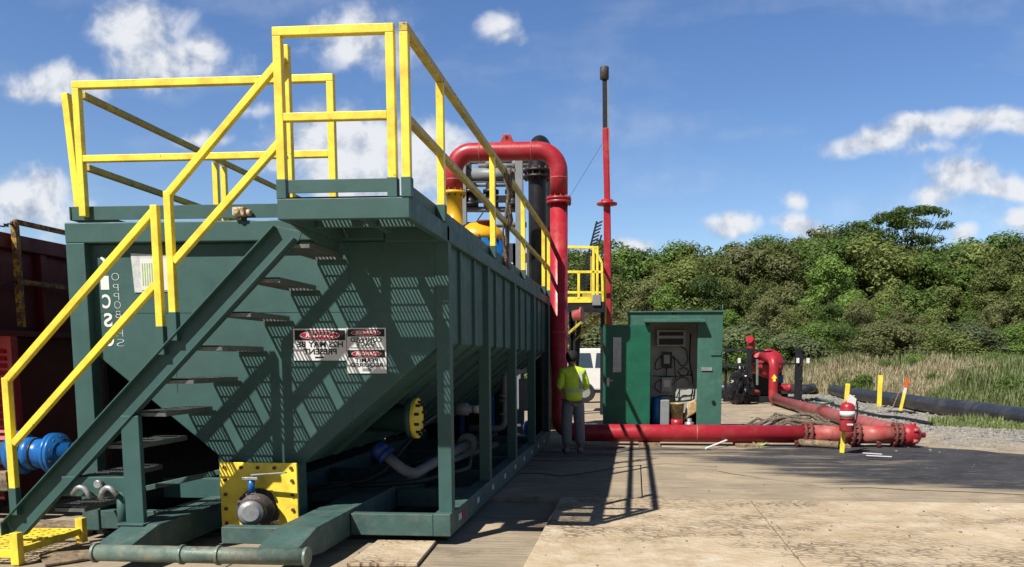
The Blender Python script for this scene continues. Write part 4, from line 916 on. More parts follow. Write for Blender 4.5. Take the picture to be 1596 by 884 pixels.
# interior board with equipment
YI = YS+.75
def pi_(x, y): return P(x, y, Y=YI)
MB().box(x0+.3, x1-.15, YI, YI+.02, .45, zt_-.1).build('back_board', 'inner', sh)
a, c = pi_(1023, 540), pi_(1068, 515)
ac = MB().box(a.x, c.x, YI-.25, YI-.001, a.z, c.z).build('air_conditioner', 'inner', sh, .01)
MB().box(a.x+.05, c.x-.05, YI-.256, YI-.2505, a.z+.03, a.z+.16).build('grille', 'ink', ac)
MB().box(a.x+.05, c.x-.05, YI-.256, YI-.2505, c.z-.12, c.z-.04).build('grille', 'ink', ac)
for (bx0, by0, bx1, by1, m1, m2) in ((1031, 549, 1047, 574, 'black', 'inner'), (1031, 588, 1047, 610, 'inner', 'white')):
    a, c = pi_(bx0, by1), pi_(bx1, by0); mt = MB().box(a.x, c.x, YI-.12, YI-.001, a.z, c.z).build('meter_box', m1, sh, .008)
    MB().box(a.x+.045, c.x-.045, YI-.126, YI-.1205, a.z+.1, c.z-.06).build('meter_dial', m2, mt)
rnd = random.Random(11)
def wire(pts, r=.011): MB().tube([pi_(x, y)+Vector((0, -.05-rnd.random()*.08, 0)) for x, y in pts], r, 6, .08, 4).build('cable', 'cable', sh)
wire([(1031,555),(1022,562),(1020,578),(1030,574)]); wire([(1047,556),(1056,562),(1062,573),(1072,565),(1070,545),(1060,540)])
wire([(1031,592),(1021,596),(1020,606),(1030,612)]); wire([(1047,600),(1056,590),(1066,586),(1075,595),(1072,608),(1060,605),(1054,620)])
wire([(1018,620),(1035,616),(1060,620),(1082,616)]); wire([(1058,576),(1066,572),(1074,578),(1070,586),(1060,585),(1056,578)]); wire([(1018,586),(1050,587),(1080,584)])
wire([(1039,574),(1038,588)]); wire([(1050,555),(1053,600),(1050,625)]); wire([(1076,520),(1074,560),(1080,600),(1074,640)], .014)
bk = thing('bucket', (0, 0, 0), 'stained tan bucket standing inside the shed doorway', 'bucket'); a = P(1055, 660, Y=YS+.3); bk.location = (a.x, YS+.3, .17)
bz = P(1055, 628, Y=YS+.3).z
MB().lathe((a.x, YS+.3, .35), (0, 0, 1), [(0, .12), (bz-.38, .145), (bz-.375, .155), (bz-.35, .155)], 24).build('bucket_shell', 'bucket', bk)
MB().lathe((a.x, YS+.3, .165), (0, 0, 1), [(0, .13), (.18, .13)], 20).build('bucket_base', 'red', bk)
a = P(1024, 660, Y=YS+.35); tag(MB().lathe((a.x, YS+.4, .165), (0, 0, 1), [(0, .12), (.62, .12), (.64, .10)], 20).build('blue_drum', 'blue'), 'blue container at the left of the shed doorway', 'drum')
a = P(1036, 660, Y=YS+.35); tag(MB().box(a.x-.1, a.x+.09, YS+.2, YS+.45, .165, .75).build('equipment_case', 'grey', bevel=.02), 'small grey case on the shed floor between blue container and bucket', 'case')
a = P(1078, 640, Y=YS+.4); o = MB().prism([(a.x-.18, YS+.35, .3), (a.x+.12, YS+.35, .5), (a.x+.10, YS+.35, .78), (a.x-.1, YS+.35, .68)], (0, .1, 0)).build('folded_rag', 'bucket', bevel=.03); tag(o, 'brown folded cloth leaning at the right inside the shed', 'cloth')
a = P(1078, 650, Y=YS+.3); tag(MB().lathe((a.x-.05, YS+.25, .165), (0, 0, 1), [(0, .1), (.12, .1), (.13, .05), (.2, .05)], 14).build('metal_fitting', 'galv'), 'silver pipe fitting on the shed floor beside the bucket', 'fitting')

# ---------------------------------------------------------------- mast, work platform, boom
YMs = 25.0
def pm(x, y): return P(x, y, Y=YMs)
mx0 = pm(949, 500); mx1 = pm(943, 200); mtop = pm(942, 110); 
ms = thing('floodlight_mast', (mx0.x, YMs, 0), 'tall red and black mast with a lamp head behind the shed', 'mast')
MB().bar((mx0.x, YMs, 0), (pm(946, 315).x, YMs, pm(946, 315).z), .2).build('mast_section', 'red', ms, .02)
MB().bar((pm(946, 315).x, YMs, pm(946, 315).z), (mx1.x, YMs, mx1.z), .16).build('mast_section', 'red', ms, .02)
MB().bar((mx1.x, YMs, mx1.z), (pm(942.5, 125).x, YMs, pm(942.5, 125).z), .13).build('mast_section', 'black', ms, .01)
MB().bar((mx1.x+.09, YMs-.03, mx1.z), (pm(942.5, 130).x+.09, YMs-.03, pm(942.5, 130).z), .035).build('mast_conduit', 'grey', ms)
MB().bar((mx0.x+.13, YMs-.03, 0), (mx1.x+.10, YMs-.03, mx1.z), .05).build('mast_conduit', 'redf', ms)
q = pm(946, 315); MB().lathe((q.x, YMs, q.z-.14), (0, 0, 1), [(0, .1), (.04, .14), (.06, .3), (.11, .3), (.112, .18), (.2, .18)], 16).build('mast_collar', 'red', ms)
MB().lathe((mtop.x, YMs, pm(942, 125).z), (0, 0, 1), [(0, .08), (.03, .13), (.34, .13), (.36, .12)], 18).build('lamp_head', 'iron', ms)
for (a_, c_) in (((940, 222), (880, 320)),): MB().tube([pm(*a_), P(c_[0], c_[1], Y=YMs+1)], .005, 5).build('guy_wire', 'black', ms)
MB().tube([pm(961, 300), P(975, 380, Y=YMs+5)], .006, 5).bm.free()
YW = 24.0
def pw(x, y): return P(x, y, Y=YW)
wp = thing('work_platform', (pw(915, 480).x, YW, 0), 'yellow railed work platform on braced legs beyond the red pipe', 'platform')
a, c = pw(885, 487), pw(940, 470)
MB().box(a.x-.8, c.x+.05, YW, YW+1.6, a.z, c.z).build('deck', 'black', wp, .01)
b = MB(); b.box(pw(885, 470).x-.8, pw(922, 470).x, YW-.02, YW, pw(885, 472).z, pw(885, 463).z); b.build('toe_board', 'yellow', wp)
b = MB(); b.box(pw(903, 470).x, pw(922, 470).x, YW+1.3, YW+1.32, c.z, pw(905, 457).z+.1); b.build('kick_plate', 'yellowd', wp)
def wr(x0, y0, x1, y1, d=0, m='yellow', w=.07, nm='guard_rail'): p0, p1 = P(x0, y0, Y=YW+d), P(x1, y1, Y=YW+d); MB().bar(p0, p1, w).build(nm, m, wp, .006)
wr(870, 385, 930, 386); wr(870, 424, 940, 424); wr(902, 424, 902, 465, nm='rail_post'); wr(925, 385, 925, 470, nm='rail_post'); wr(931, 384, 931, 470, .0, nm='rail_post'); wr(938, 410, 940, 480, 1.2, nm='rail_post'); wr(943, 430, 943, 505, .4, nm='rail_post')
wr(885, 456, 940, 456, .8); wr(925, 385, 938, 410, .5); wr(922, 400, 922, 465, 1.4, 'yellowd', nm='rail_post')
wr(886, 520, 925, 485, .2, 'yellowd', nm='brace'); wr(886, 540, 940, 488, .6, 'yellowd', .05, nm='brace'); wr(905, 520, 945, 480, 1.2, 'yellowd', .05, nm='brace')
for x in (890, 893, 939):
    q = P(x, 500, Y=YW+.3); MB().box(q.x-.06, q.x+.06, YW+.3, YW+.42, 0, pw(x, 487).z).build('leg', 'black', wp, .005)
q = pw(930, 468); MB().box(q.x-.12, q.x+.12, YW-.06, YW-.022, q.z-.15, q.z+.15).build('junction_box', 'grey', wp, .01)
tag(MB().lathe(P(893, 492, Y=22.5), (1, -.2, .1), [(0, .13), (.2, .15), (.22, .2), (.27, .2)], 20).build('pipe_flange_end', 'redf'), 'red flanged pipe end below the yellow work platform', 'pipe end')
YB_ = 25.4
bo = thing('lattice_boom', (P(905, 460, Y=YB_).x, YB_, 0), 'black lattice boom leaning behind the yellow work platform', 'boom')
b0, b1 = P(905, 462, Y=YB_), P(934, 345, Y=YB_); 
for off in (-.1, .1): MB().bar(b0+Vector((off, 0, 0)), b1+Vector((off*.7, 0, -.4 if off > 0 else 0)), .05).build('chord', 'black', bo)
b = MB()
for k in range(22):
    t0 = k/22; v = b0.lerp(b1, t0); w = b0.lerp(b1, t0+.045); b.bar(v+Vector((-.1, 0, 0)), w+Vector((.1, 0, 0)), .04)
b.build('lacing', 'black', bo); MB().bar((b0.x-.2, YB_, 0), b0, .14).build('boom_foot', 'black', bo)

# ---------------------------------------------------------------- pickup behind
YT = 31.0
def pt(x, y): return P(x, y, Y=YT)
tx0, tx1 = pt(893, 560).x, pt(893, 560).x+5.2; ztp = pt(915, 543).z
tr = thing('pickup_truck', (tx0+2.5, YT+1, 0), 'white pickup truck parked beyond the worker, half hidden by the shed', 'pickup')
zh = ztp/1.95
pr_ = [(0, .45), (0, .85), (.15, .98), (1.25, 1.08), (1.9, 1.9), (2.3, 1.95), (3.2, 1.95), (3.45, 1.85), (3.55, 1.15), (5.2, 1.15), (5.2, .5)]
pr_ = [(-.35, .45), (-.35, 1.1), (-.25, 1.2), (-.15, 1.85), (.1, 1.95), (1.3, 1.95), (1.6, 1.9), (2.3, 1.15), (3.7, 1.05), (3.9, .85), (3.9, .45)]
MB().prism([(tx0+x, YT, z_*zh) for x, z_ in pr_], (0, 1.9, 0)).build('body', 'white', tr, .06)
for xx in ((-.05, .75), (.82, 1.62)):
    MB().prism([(tx0+xx[0], YT-.008, 1.25*zh), (tx0+xx[1]+(.35 if xx[0] > .5 else 0), YT-.008, 1.25*zh), (tx0+xx[1]-.1, YT-.008, 1.78*zh), (tx0+xx[0]+.05, YT-.008, 1.78*zh)], (0, .007, 0)).build('window', 'glass', tr)
for xx in (.45, 3.0):
    w_ = MB().lathe((tx0+xx, YT-.05, .38), (0, 1, 0), [(0, .36), (.25, .38)], 22).build('wheel', 'cable', tr); MB().lathe((tx0+xx, YT-.062, .38), (0, 1, 0), [(0, .2), (.011, .21)], 16).build('rim', 'galv', w_)
MB().box(tx0-.3, tx0+3.85, YT+.05, YT+1.85, .35, .45*zh).build('chassis', 'black', tr)
MB().box(tx0+1.68, tx0+1.86, YT-.16, YT-.01, 1.25, 1.42).build('door_mirror', 'black', tr, .02)

# ---------------------------------------------------------------- pump unit
YU = 31.0
def pu_(x, y, d=0): return P(x, y, Y=YU+d)
pu0 = thing('diesel_pump', (pu_(1200, 620).x, YU, 0), 'red diesel pump set in an open black frame beside the shed', 'pump')
c0 = pu_(1197, 567)
MB().lathe((c0.x+.1, YU+.15, c0.z), (0, 1, 0), [(0, .2), (.02, .42), (.12, .52), (.5, .55), (.9, .5), (1.1, .3)], 30).build('pump_casing', 'red', pu0)
c2 = pu_(1182, 566, .5); MB().lathe((c2.x-.35, YU+.6, c2.z), (1, 0, 0), [(0, .25), (.06, .40), (.9, .42)], 26).build('separator_drum', 'redf', pu0)
q = pu_(1171, 540, .4); q2 = pu_(1171, 530, .4)
MB().tube([(q.x, YU+.4, q.z-.5), (q.x, YU+.4, q2.z), (q.x-.1, YU+.2, q2.z+.02)], .14, 18, .1).build('exhaust_stack', 'red', pu0)
q = pu_(1195, 546, .4); MB().lathe((q.x, YU+.4, q.z-.15), (0, 0, 1), [(0, .2), (.1, .2), (.102, .26), (.16, .26)], 18).build('pump_hatch', 'red', pu0)
a, c = pu_(1178, 620), pu_(1228, 556); MB().box(a.x, c.x, YU+1.1, YU+2.4, .25, c.z).build('engine_block', 'black', pu0, .05)
a, c = pu_(1216, 598), pu_(1222, 585); MB().box(a.x, c.x+.1, YU+.7, YU+1.0, a.z, c.z).build('fuel_filter', 'blue', pu0, .02)
a = pu_(1232, 605, .4); MB().lathe((a.x-.4, YU+.5, a.z), (1, 0, 0), [(0, .12), (.3, .12), (.32, .17), (.42, .17)], 18).build('suction_port', 'red', pu0)
a = pu_(1158, 605, .4); MB().tube([(a.x-.5, YU+.3, a.z+.2), (a.x, YU+.2, a.z), (a.x+.6, YU+.3, .35)], .1, 14, .2).build('suction_elbow', 'redf', pu0)
def ub(x0, y0, x1, y1, d0=0, d1=None, w=.12, m='black', nm='frame_bar'):
    p0, p1 = pu_(x0, y0, d0), pu_(x1, y1, d0 if d1 is None else d1); MB().bar(p0, p1, w).build(nm, m, pu0, .008)
fx = [pu_(x, 620).x for x in (1166, 1242)]
zt2 = pu_(1166, 543).z
for x in fx: MB().box(x-.09, x+.09, YU-.09, YU+.09, 0, zt2).build('frame_post', 'black', pu0, .01)
for x in (pu_(1135, 600, 1.5).x, fx[1]+.6):
    MB().box(x-.05, x+.05, YU+2.4, YU+2.5, 0, zt2-.05).build('frame_post', 'black', pu0, .01)
for z_ in (.05, ): 
    for y_ in (YU, YU+2.4): MB().box(fx[0]-.9, fx[1]+.1, y_-.07, y_+.07, z_, z_+.2).build('frame_rail', 'black', pu0, .01)
MB().bar((fx[0], YU, pu_(1200, 567).z), (fx[1], YU, pu_(1200, 567).z), .06).build('frame_bar', 'black', pu0)
for z_ in (zt2-.04, zt2-.62, zt2-1.15, .3): MB().bar((fx[1], YU, z_), (fx[1]+.62, YU+2.4, z_+.02), .09).build('frame_bar', 'black', pu0)
for z_ in (zt2-.04, zt2-.62): MB().bar((fx[0], YU, z_), (fx[0]-.75, YU+2.4, z_), .09).build('frame_bar', 'black', pu0)
MB().bar((fx[0], YU, zt2-.06), (fx[0]+.55, YU, zt2-.1), .09).build('frame_bar', 'black', pu0)
for x, d in ((1152, .0), (1243, -.1), (1259, .3)):
    q = pu_(x, 562, d); MB().box(q.x-.05, q.x+.05, YU+d-.07, YU+d-.04 if d < 0 else YU+d+.03, q.z-.09, q.z+.09).build('corner_marker', 'white', pu0)
MB().bar(pu_(1180, 560, -.05), pu_(1180, 600, -.05), .08, .02).build('hanging_hose', 'pipe_dirty', pu0)
# black plastic wrap
q = G(1147, 627); rnd = random.Random(9); bm_ = bmesh.new(); bmesh.ops.create_icosphere(bm_, subdivisions=4, radius=1)
for v in bm_.verts:
    n_ = mnoise.fractal(v.co*2.2, 1, 2, 5)*.45+mnoise.noise(v.co*7)*.12; s_ = 1+n_; hgt = (v.co.z+1)/2
    v.co = Vector((q.x+v.co.x*.42*s_*(1.15-.55*hgt), YU-.55+v.co.y*.45*s_, max(0, .62*(v.co.z*s_+1)*1.05)))
b = MB(); b.bm.free(); b.bm = bm_; tag(b.build('plastic_wrap', 'plastic', smooth=False), 'crumpled shiny black plastic sheeting heaped at the left of the red pump', 'sheeting')

# ---------------------------------------------------------------- big plastic pipe
pts = []
for x, y in ((1150, 592), (1205, 590), (1252, 598), (1275, 606), (1310, 619), (1340, 625), (1400, 634.5), (1460, 645), (1520, 653), (1600, 667), (1720, 688), (1900, 715)):
    q = G(x, y, -.03); pts.append(q)
pts[0].y = 40.5; pts[0].x = 4.0; pts[1] = Vector((6.6, 40.8, 0)); pts[2] = Vector((8.0, 39.6, 0))
hp = thing('plastic_pipeline', (pts[6].x, pts[6].y, 0), 'fat dark grey plastic pipe lying along the edge of the grass field', 'pipe')
sm = []
for i in range(len(pts)-1):
    p0, p1, p2, p3 = pts[max(i-1, 0)], pts[i], pts[i+1], pts[min(i+2, len(pts)-1)]
    for k in range(6):
        t0 = k/6; sm.append(.5*((2*p1)+(-p0+p2)*t0+(2*p0-5*p1+4*p2-p3)*t0*t0+(-p0+3*p1-3*p2+p3)*t0**3))
sm.append(pts[-1]); sm = [Vector((v.x, v.y, .2)) for v in sm]
MB().tube(sm, .245, 24).build('pipe_wall', 'hdpe', hp)
for k in (26, 38, 46, 54, 62):
    if k < len(sm)-1: d_ = (sm[k+1]-sm[k]).normalized(); MB().cyl(sm[k]-d_*.02, sm[k]+d_*.02, .252, 24).build('weld_bead', 'hdpe', hp)
# second thin grey hose lying by the pump
hs_ = [G(*q_, .04) for q_ in ((1250, 624), (1275, 621), (1300, 627), (1285, 629), (1262, 627))]
tag(MB().tube(hs_, .05, 10, .3).build('coiled_hose', 'pipe_dirty'), 'short grey hose lying on the gravel right of the pump', 'hose')
cb = [G(*q_, .03) for q_ in ((1268, 622), (1310, 634), (1340, 642), (1372, 649), (1400, 651), (1430, 656), (1452, 661))]
tag(MB().tube(cb, .045, 10, .4).build('discharge_hose', 'black'), 'flat black hose running over the gravel behind the red pipe end', 'hose')
q = G(1397, 642); b = MB(); b.prism([(q.x-.25, q.y-.3, .0), (q.x+.45, q.y-.45, .0), (q.x+.3, q.y+.1, .0), (q.x-.2, q.y+.25, .0)], (0, 0, .03)); tag(b.build('rubber_pad', 'black', bevel=.005), 'small black rubber pad at the foot of the leaning stake', 'pad')
# ropes, slings heap behind the pipe
hp2 = thing('sling_heap', (G(1240, 655).x, G(1240, 655).y, 0), 'tangle of grey straps and ropes heaped behind the red ground pipe', 'straps'); rnd = random.Random(21)
for i in range(12):
    y_ = 17.6+rnd.uniform(-.5, .6); xa_ = 2.5+rnd.uniform(-.2, .5); n_ = 9
    pts_ = [(xa_+(1.9*k/(n_-1)), y_+rnd.uniform(-.12, .12), .06+.42*math.sin(math.pi*min(1, (.15+k/(n_-1))))*rnd.uniform(.5, 1)) for k in range(n_)]
    MB().tube(pts_, .028+rnd.random()*.02, 6).build('strap', 'rope', hp2)
a, c = G(1100, 697, .05), P(1225, 650, Y=18.4)
tag(MB().tube([P(1100, 699, Z=.02), P(1222, 651, Y=17.9)], .018, 8).build('white_pole', 'white'), 'thin white pole leaning across behind the red ground pipe', 'pole')
q = G(1183, 694); hr = thing('hose_reel', (q.x, q.y+.1, 0), 'small yellow-green spoked wheel lying against the red ground pipe', 'wheel')
b = MB(); N_ = 22; ctr = Vector((q.x, q.y-.1, .13)); 
b.tube([ctr+Vector((.15*math.cos(2*math.pi*i/N_), .02*math.sin(2*math.pi*i/N_), .12*math.sin(2*math.pi*i/N_))) for i in range(N_+1)], .018, 8, cap=False); b.build('rim', 'green_light', hr)
b = MB()
for i in range(6): b.bar(ctr, ctr+Vector((.15*math.cos(i*1.047), 0, .12*math.sin(i*1.047))), .014)
b.build('spokes', 'yellow', hr)
q = G(1290, 697); tag(MB().cyl((q.x-.5, q.y+.1, .07), (q.x+.15, q.y-.2, .05), .075, 14).build('timber_log', 'wood'), 'round brown log under the red ground pipe near the extinguisher', 'log')
for i, (xa_, xb_, y_) in enumerate(((1345, 1375, 709), (1350, 1390, 713))):
    a, c = G(xa_, y_, .03), G(xb_, y_+2, .03); tag(MB().bar((a.x, a.y, .062), (c.x, c.y, .062), .06, .008).build('white_strip', 'white'), ('short' if i == 0 else 'longer')+' white plastic strip on the dark ground cover ' + ('at the foot of the extinguisher stake' if i == 0 else 'right of the extinguisher stake'), 'strip')
# ---------------------------------------------------------------- stakes and extinguisher
q = G(1312, 706); st = tag(MB().bar((q.x, q.y, 0), (q.x+.06, q.y, P(1317, 598, Y=q.y).z), .075, .03).build('marker_stake', 'yellow', bevel=.004), 'yellow stake carrying the red fire extinguisher', 'stake', 'marker stakes')
ex = thing('fire_extinguisher', (q.x+.08, q.y-.12, .5), 'red fire extinguisher with white label strapped to a yellow stake', 'fire extinguisher')
z0, z1 = P(1320, 672, Y=q.y-.12).z, P(1320, 627, Y=q.y-.12).z; exx = P(1320, 650, Y=q.y-.12).x; ey = q.y-.14; hh = z1-z0
exb = MB().lathe((exx, ey, z0), (0, 0, 1), [(0, .11), (.015, .122), (hh*.86, .122), (hh*.94, .10), (hh*1.0, .05), (hh*1.03, .035)], 28).build('cylinder', 'red', ex)
MB().lathe((exx, ey, z0+hh*.5), (0, 0, 1), [(0, .125), (hh*.2, .125)], 28).build('label', 'sign', exb)
MB().lathe((exx, ey, z0+hh*.40), (0, 0, 1), [(0, .126), (.02, .126)], 28).build('strap', 'black', exb)
MB().box(exx-.03, exx+.07, ey-.127, ey-.1215, z0+hh*.22, z0+hh*.28).build('sticker', 'sign', exb)
b = MB(); b.box(exx-.02, exx+.02, ey-.02, ey+.02, z1, z1+.06); b.bar((exx-.03, ey, z1+.05), (exx+.12, ey, z1+.02), .03, .012); b.bar((exx-.03, ey, z1+.09), (exx+.11, ey, z1+.11), .03, .012); b.build('valve_head', 'white', ex, .003)
b = MB(); b.prism([(exx-.02, ey-.05, z1+.0), (exx+.11, ey-.05, z1-.06), (exx+.13, ey-.05, z1+.06), (exx+.02, ey-.05, z1+.14)], (0, .02, 0)); b.build('inspection_tag', 'white', ex)
MB().tube([(exx+.03, ey, z1+.04), (exx+.16, ey, z1+.02), (exx+.165, ey, z1-.22), (exx+.13, ey-.02, z1-.35)], .014, 8, .06).build('hose', 'cable', ex)
q = G(1370, 634); tag(MB().bar((q.x, q.y, 0), (q.x+.01, q.y, P(1370, 585, Y=q.y).z), .15, .04).build('marker_stake', 'yellow', bevel=.004), 'plain upright yellow stake in front of the grey plastic pipe', 'stake', 'marker stakes')
q = G(1403, 641); tp = P(1415, 590, Y=q.y); ls = thing('marker_stake', (q.x, q.y, 0), 'leaning yellow, white and orange striped stake by the rubble', 'stake', 'marker stakes')
v0, v1 = Vector((q.x, q.y, 0)), Vector(tp)
MB().bar(v0, v0.lerp(v1, .55), .09, .03).build('stake_shaft', 'yellow', ls, .003); MB().bar(v0.lerp(v1, .55), v0.lerp(v1, .72), .09, .03).build('stake_band', 'white', ls, .003); MB().bar(v0.lerp(v1, .72), v1, .1, .035).build('stake_tip', 'orange', ls, .003)
q = G(1390, 638); tag(MB().bar((q.x, q.y, 0), (q.x+.3, q.y, P(1402, 598, Y=q.y).z), .04, .02).build('wooden_lath', 'wood'), 'thin bare wooden lath left of the leaning striped stake', 'lath')
for i, (x, y0_, y1_, Y_, m_, l_) in enumerate(((1394, 546, 572, 52, 'wood', 'weathered fence post standing in the pale grass field'), (1475, 543, 562, 56, 'white', 'small white marker sign at the far edge of the field'), (1278, 548, 566, 54, 'wood', 'thin fence post at the left of the pale grass field'))):
    a, c = P(x, y1_, Y=Y_), P(x, y0_, Y=Y_); tag(MB().box(a.x-.1, a.x+.1, Y_-.06, Y_+.06, .8, c.z).build('field_post' if i != 1 else 'field_sign', m_, bevel=.01), l_, 'post' if i != 1 else 'marker')
# flattened cardboard / plank scraps near the front skid
q = G(640, 850, -.06); sc = MB(); a, c, d_, e_2 = G(590, 846, -.07), G(680, 847, -.07), G(650, 884, -.07), G(540, 884, -.07)
sc.prism([(v.x, v.y, -.068) for v in (a, c, d_, e_2)], (0, 0, .03)); tag(sc.build('plank_mat', 'g_mat', bevel=.005), 'dusty tan board lying under the front skid corner of the tank', 'board')
a, c, d_, e_2 = G(140, 846, -.07), G(148, 872, -.07), G(70, 884, -.07), G(60, 868, -.07)
sc = MB(); sc.prism([(v.x, v.y, -.068) for v in (a, c, d_, e_2)], (0, 0, .02)); tag(sc.build('scrap_board', 'wood', bevel=.004), 'flat brown scrap board on the ground left of the tow pipe', 'scrap board')

# ---------------------------------------------------------------- trees and shrubs
def crown_mesh(name, m, seed, H, Rr, base, n_clump, n_leaf, leaf, flat=1.0, holes=.0, shape='dome'):
    rnd = random.Random(seed); vs_ = []; fs = []
    cl = []
    for k in range(n_clump):
        if shape == 'umbrella':
            a_ = rnd.random()*6.28; rr = math.sqrt(rnd.random())*Rr; lay = rnd.choice((0, 0, 1, 2)); z_ = H-lay*1.3-rr*.16+rnd.uniform(-.2, .2); rr *= (1, .9, .6)[lay]
            cl.append((rr*math.cos(a_), rr*math.sin(a_), z_, rnd.uniform(.7, 1.15)*Rr*.24, .38))
        else:
            t = rnd.random(); z_ = base+(H-base)*t; prof = math.sin(math.pi*min(1, .18+.78*t))**.7
            a_ = rnd.random()*6.28; rr = Rr*prof*rnd.uniform(.35, 1.0)*(1+.28*math.sin(a_*2+seed)+.15*math.sin(a_*5+seed*2)); cl.append((rr*math.cos(a_), rr*math.sin(a_), z_, Rr*rnd.uniform(.18, .42), .8))
    if shape != 'umbrella':
        for k in range(26):
            t = rnd.uniform(.25, 1.04); a_ = rnd.random()*6.28; prof = math.sin(math.pi*min(1, .18+.78*t))**.7; rr = Rr*prof*rnd.uniform(.9, 1.12); cl.append((rr*math.cos(a_), rr*math.sin(a_), base+(H-base)*t, Rr*rnd.uniform(.07, .13), 1.0))
    for (cx, cy, cz, cr, fl_) in cl:
        nl = int(n_leaf*(cr/(Rr*.3))**2)
        for i in range(nl):
            u = Vector((rnd.gauss(0, 1), rnd.gauss(0, 1), rnd.gauss(0, 1))); 
            if u.length < .01: continue
            u.normalize(); rad = cr*(rnd.uniform(.55, 1.08)); p_ = Vector((cx+u.x*rad, cy+u.y*rad, cz+u.z*rad*fl_))
            nrm = (u+Vector((rnd.uniform(-.7, .7), rnd.uniform(-.7, .7), rnd.uniform(-.2, 1.1)))).normalized(); a1_ = nrm.orthogonal().normalized(); a1_.rotate(Matrix.Rotation(rnd.random()*6.28, 3, nrm)); a2_ = nrm.cross(a1_)
            s_ = leaf*rnd.uniform(.55, 1.3); b0_ = len(vs_)
            vs_ += [tuple(p_-a1_*s_), tuple(p_+a2_*s_*.45), tuple(p_+a1_*s_+nrm*s_*.15), tuple(p_-a2_*s_*.45)]; fs.append((b0_, b0_+1, b0_+2, b0_+3))
    me = bpy.data.meshes.new(name); me.from_pydata(vs_, [], fs); me.materials.append(m); return me, cl
def trunk_mesh(name, H, base, cl, r, seed):
    rnd = random.Random(seed); b = MB(); b.tube([(0, 0, -.1), (.1, .05, base*.6), (.15, -.1, (base+H)/2), (.1, .1, H*(.78 if base < 5 else .9))], [r, r*.8, r*.45, r*.12], 8)
    for (cx, cy, cz, cr, _) in rnd.sample(cl, min(12, len(cl))):
        z0_ = max(base*.5, cz*.6); b.tube([(.1, 0, z0_), (cx*.5, cy*.5, (z0_+cz)/2+.2), (cx, cy, cz)], [r*.35, r*.2, r*.06], 5)
    me = bpy.data.meshes.new(name); b.bm.to_mesh(me); b.bm.free(); me.materials.append(BARK); return me
PRO = []
for i, (H, Rr, base, nc, nl, lf, li) in enumerate(((12.5, 4.0, 2.2, 34, 300, .17, 0), (11.5, 3.7, 1.8, 36, 290, .17, 1), (10, 3.4, 1.4, 34, 280, .16, 2), (8, 3.2, .8, 30, 280, .15, 3), (12, 3.6, 2.5, 30, 300, .18, 0), (9, 3.3, 1.0, 30, 300, .16, 1))):
    me, cl = crown_mesh('crown', LEAF[li], 40+i, H, Rr, base, nc, nl, lf); PRO.append((me, trunk_mesh('trunk', H, base, cl, .25, i), H, Rr, li))
SHR = []
for i, (H, Rr, li) in enumerate(((3.2, 2.2, 2), (2.8, 2.0, 3), (3.6, 2.2, 0), (2.2, 1.8, 4), (3.0, 2.3, 1))):
    me, cl = crown_mesh('crown', LEAF[li], 80+i, H, Rr, .15, 40, 260, .085); SHR.append((me, trunk_mesh('trunk', H, .15, cl, .07, 30+i), H, Rr, li))
def copyobj(src, parent):
    c = src.copy(); COL.objects.link(c); c.parent = parent; return c
LAND = [(862, 'just right of the tall red pipe'), (900, 'behind the yellow work platform'), (952, 'behind the red mast'), (1000, 'above the left corner of the green shed'), (1046, 'above the middle of the green shed'), (1092, 'above the right half of the green shed'),
        (1138, 'just right of the green shed'), (1184, 'behind the red pump'), (1232, 'behind the right frame of the pump'), (1278, 'between the pump and the fire extinguisher'), (1322, 'in line with the fire extinguisher'), (1368, 'in line with the upright yellow stake'),
        (1412, 'in line with the leaning striped stake'), (1458, 'just left of the small white field sign'), (1502, 'just right of the small white field sign'), (1550, 'close to the right edge of the photo'), (1598, 'at the very right edge of the photo')]
SKY = [(850,398),(900,396),(925,388),(950,378),(985,388),(1000,400),(1040,396),(1080,385),(1120,388),(1160,386),(1200,378),(1250,372),(1290,362),(1330,357),(1360,372),(1410,385),(1460,388),(1500,384),(1540,372),(1600,374),(1700,370)]
def skyy(x):
    for (a, b_), (c, d_) in zip(SKY, SKY[1:]):
        if a <= x <= c: return b_+(d_-b_)*(x-a)/(c-a)
    return 385
COLN = ['dark green', 'olive green', 'fresh green', 'brownish olive', 'pale green']
firsts = {}
def plant(kind, proto, px, Y_, topy, label, cat, group, rnd, wide=1.0, z0=0.0):
    me_c, me_t, H, Rr, li = proto
    z0 = terr(P(px, 560, Y=Y_).x, Y_)-.1; q = P(px, 560, Y=Y_); ht = P(px, topy, Y=Y_).z-z0; s_ = ht/H
    o = thing(kind, (q.x, Y_, z0), label, cat, group); o.scale = (s_*wide, s_*wide, s_); o.rotation_euler = (0, 0, rnd.random()*6.28)
    for nm, me in (('crown', me_c), ('trunk', me_t)):
        c = bpy.data.objects.new(nm, me); COL.objects.link(c); c.parent = o
    return o
rnd = random.Random(77)
for i, (px, ph) in enumerate(LAND):
    pr0 = PRO[(0, 1, 4, 0, 2, 1, 4, 0, 1, 1, 0, 4, 0, 1, 2, 0, 1)[i]]
    plant('tree', pr0, px+rnd.uniform(-8, 8), 88+rnd.uniform(-4, 5), skyy(px)+rnd.uniform(-3, 6), f"tall {COLN[pr0[4]]} skyline tree {ph}", 'tree', 'trees of the skyline row', rnd, 1.2)
for i, (px, ph) in enumerate(LAND[:-1]):
    pr0 = PRO[(1, 0, 2, 1, 5, 1, 3, 1, 2, 0, 5, 1, 2, 0, 5, 1)[i]]; pm_ = px+23
    plant('tree', pr0, pm_+rnd.uniform(-5, 5), 80+rnd.uniform(-3, 3), skyy(pm_)+rnd.uniform(6, 22), f"{COLN[pr0[4]]} tree just below the skyline, {ph}", 'tree', 'trees just below the skyline', rnd, 1.25)
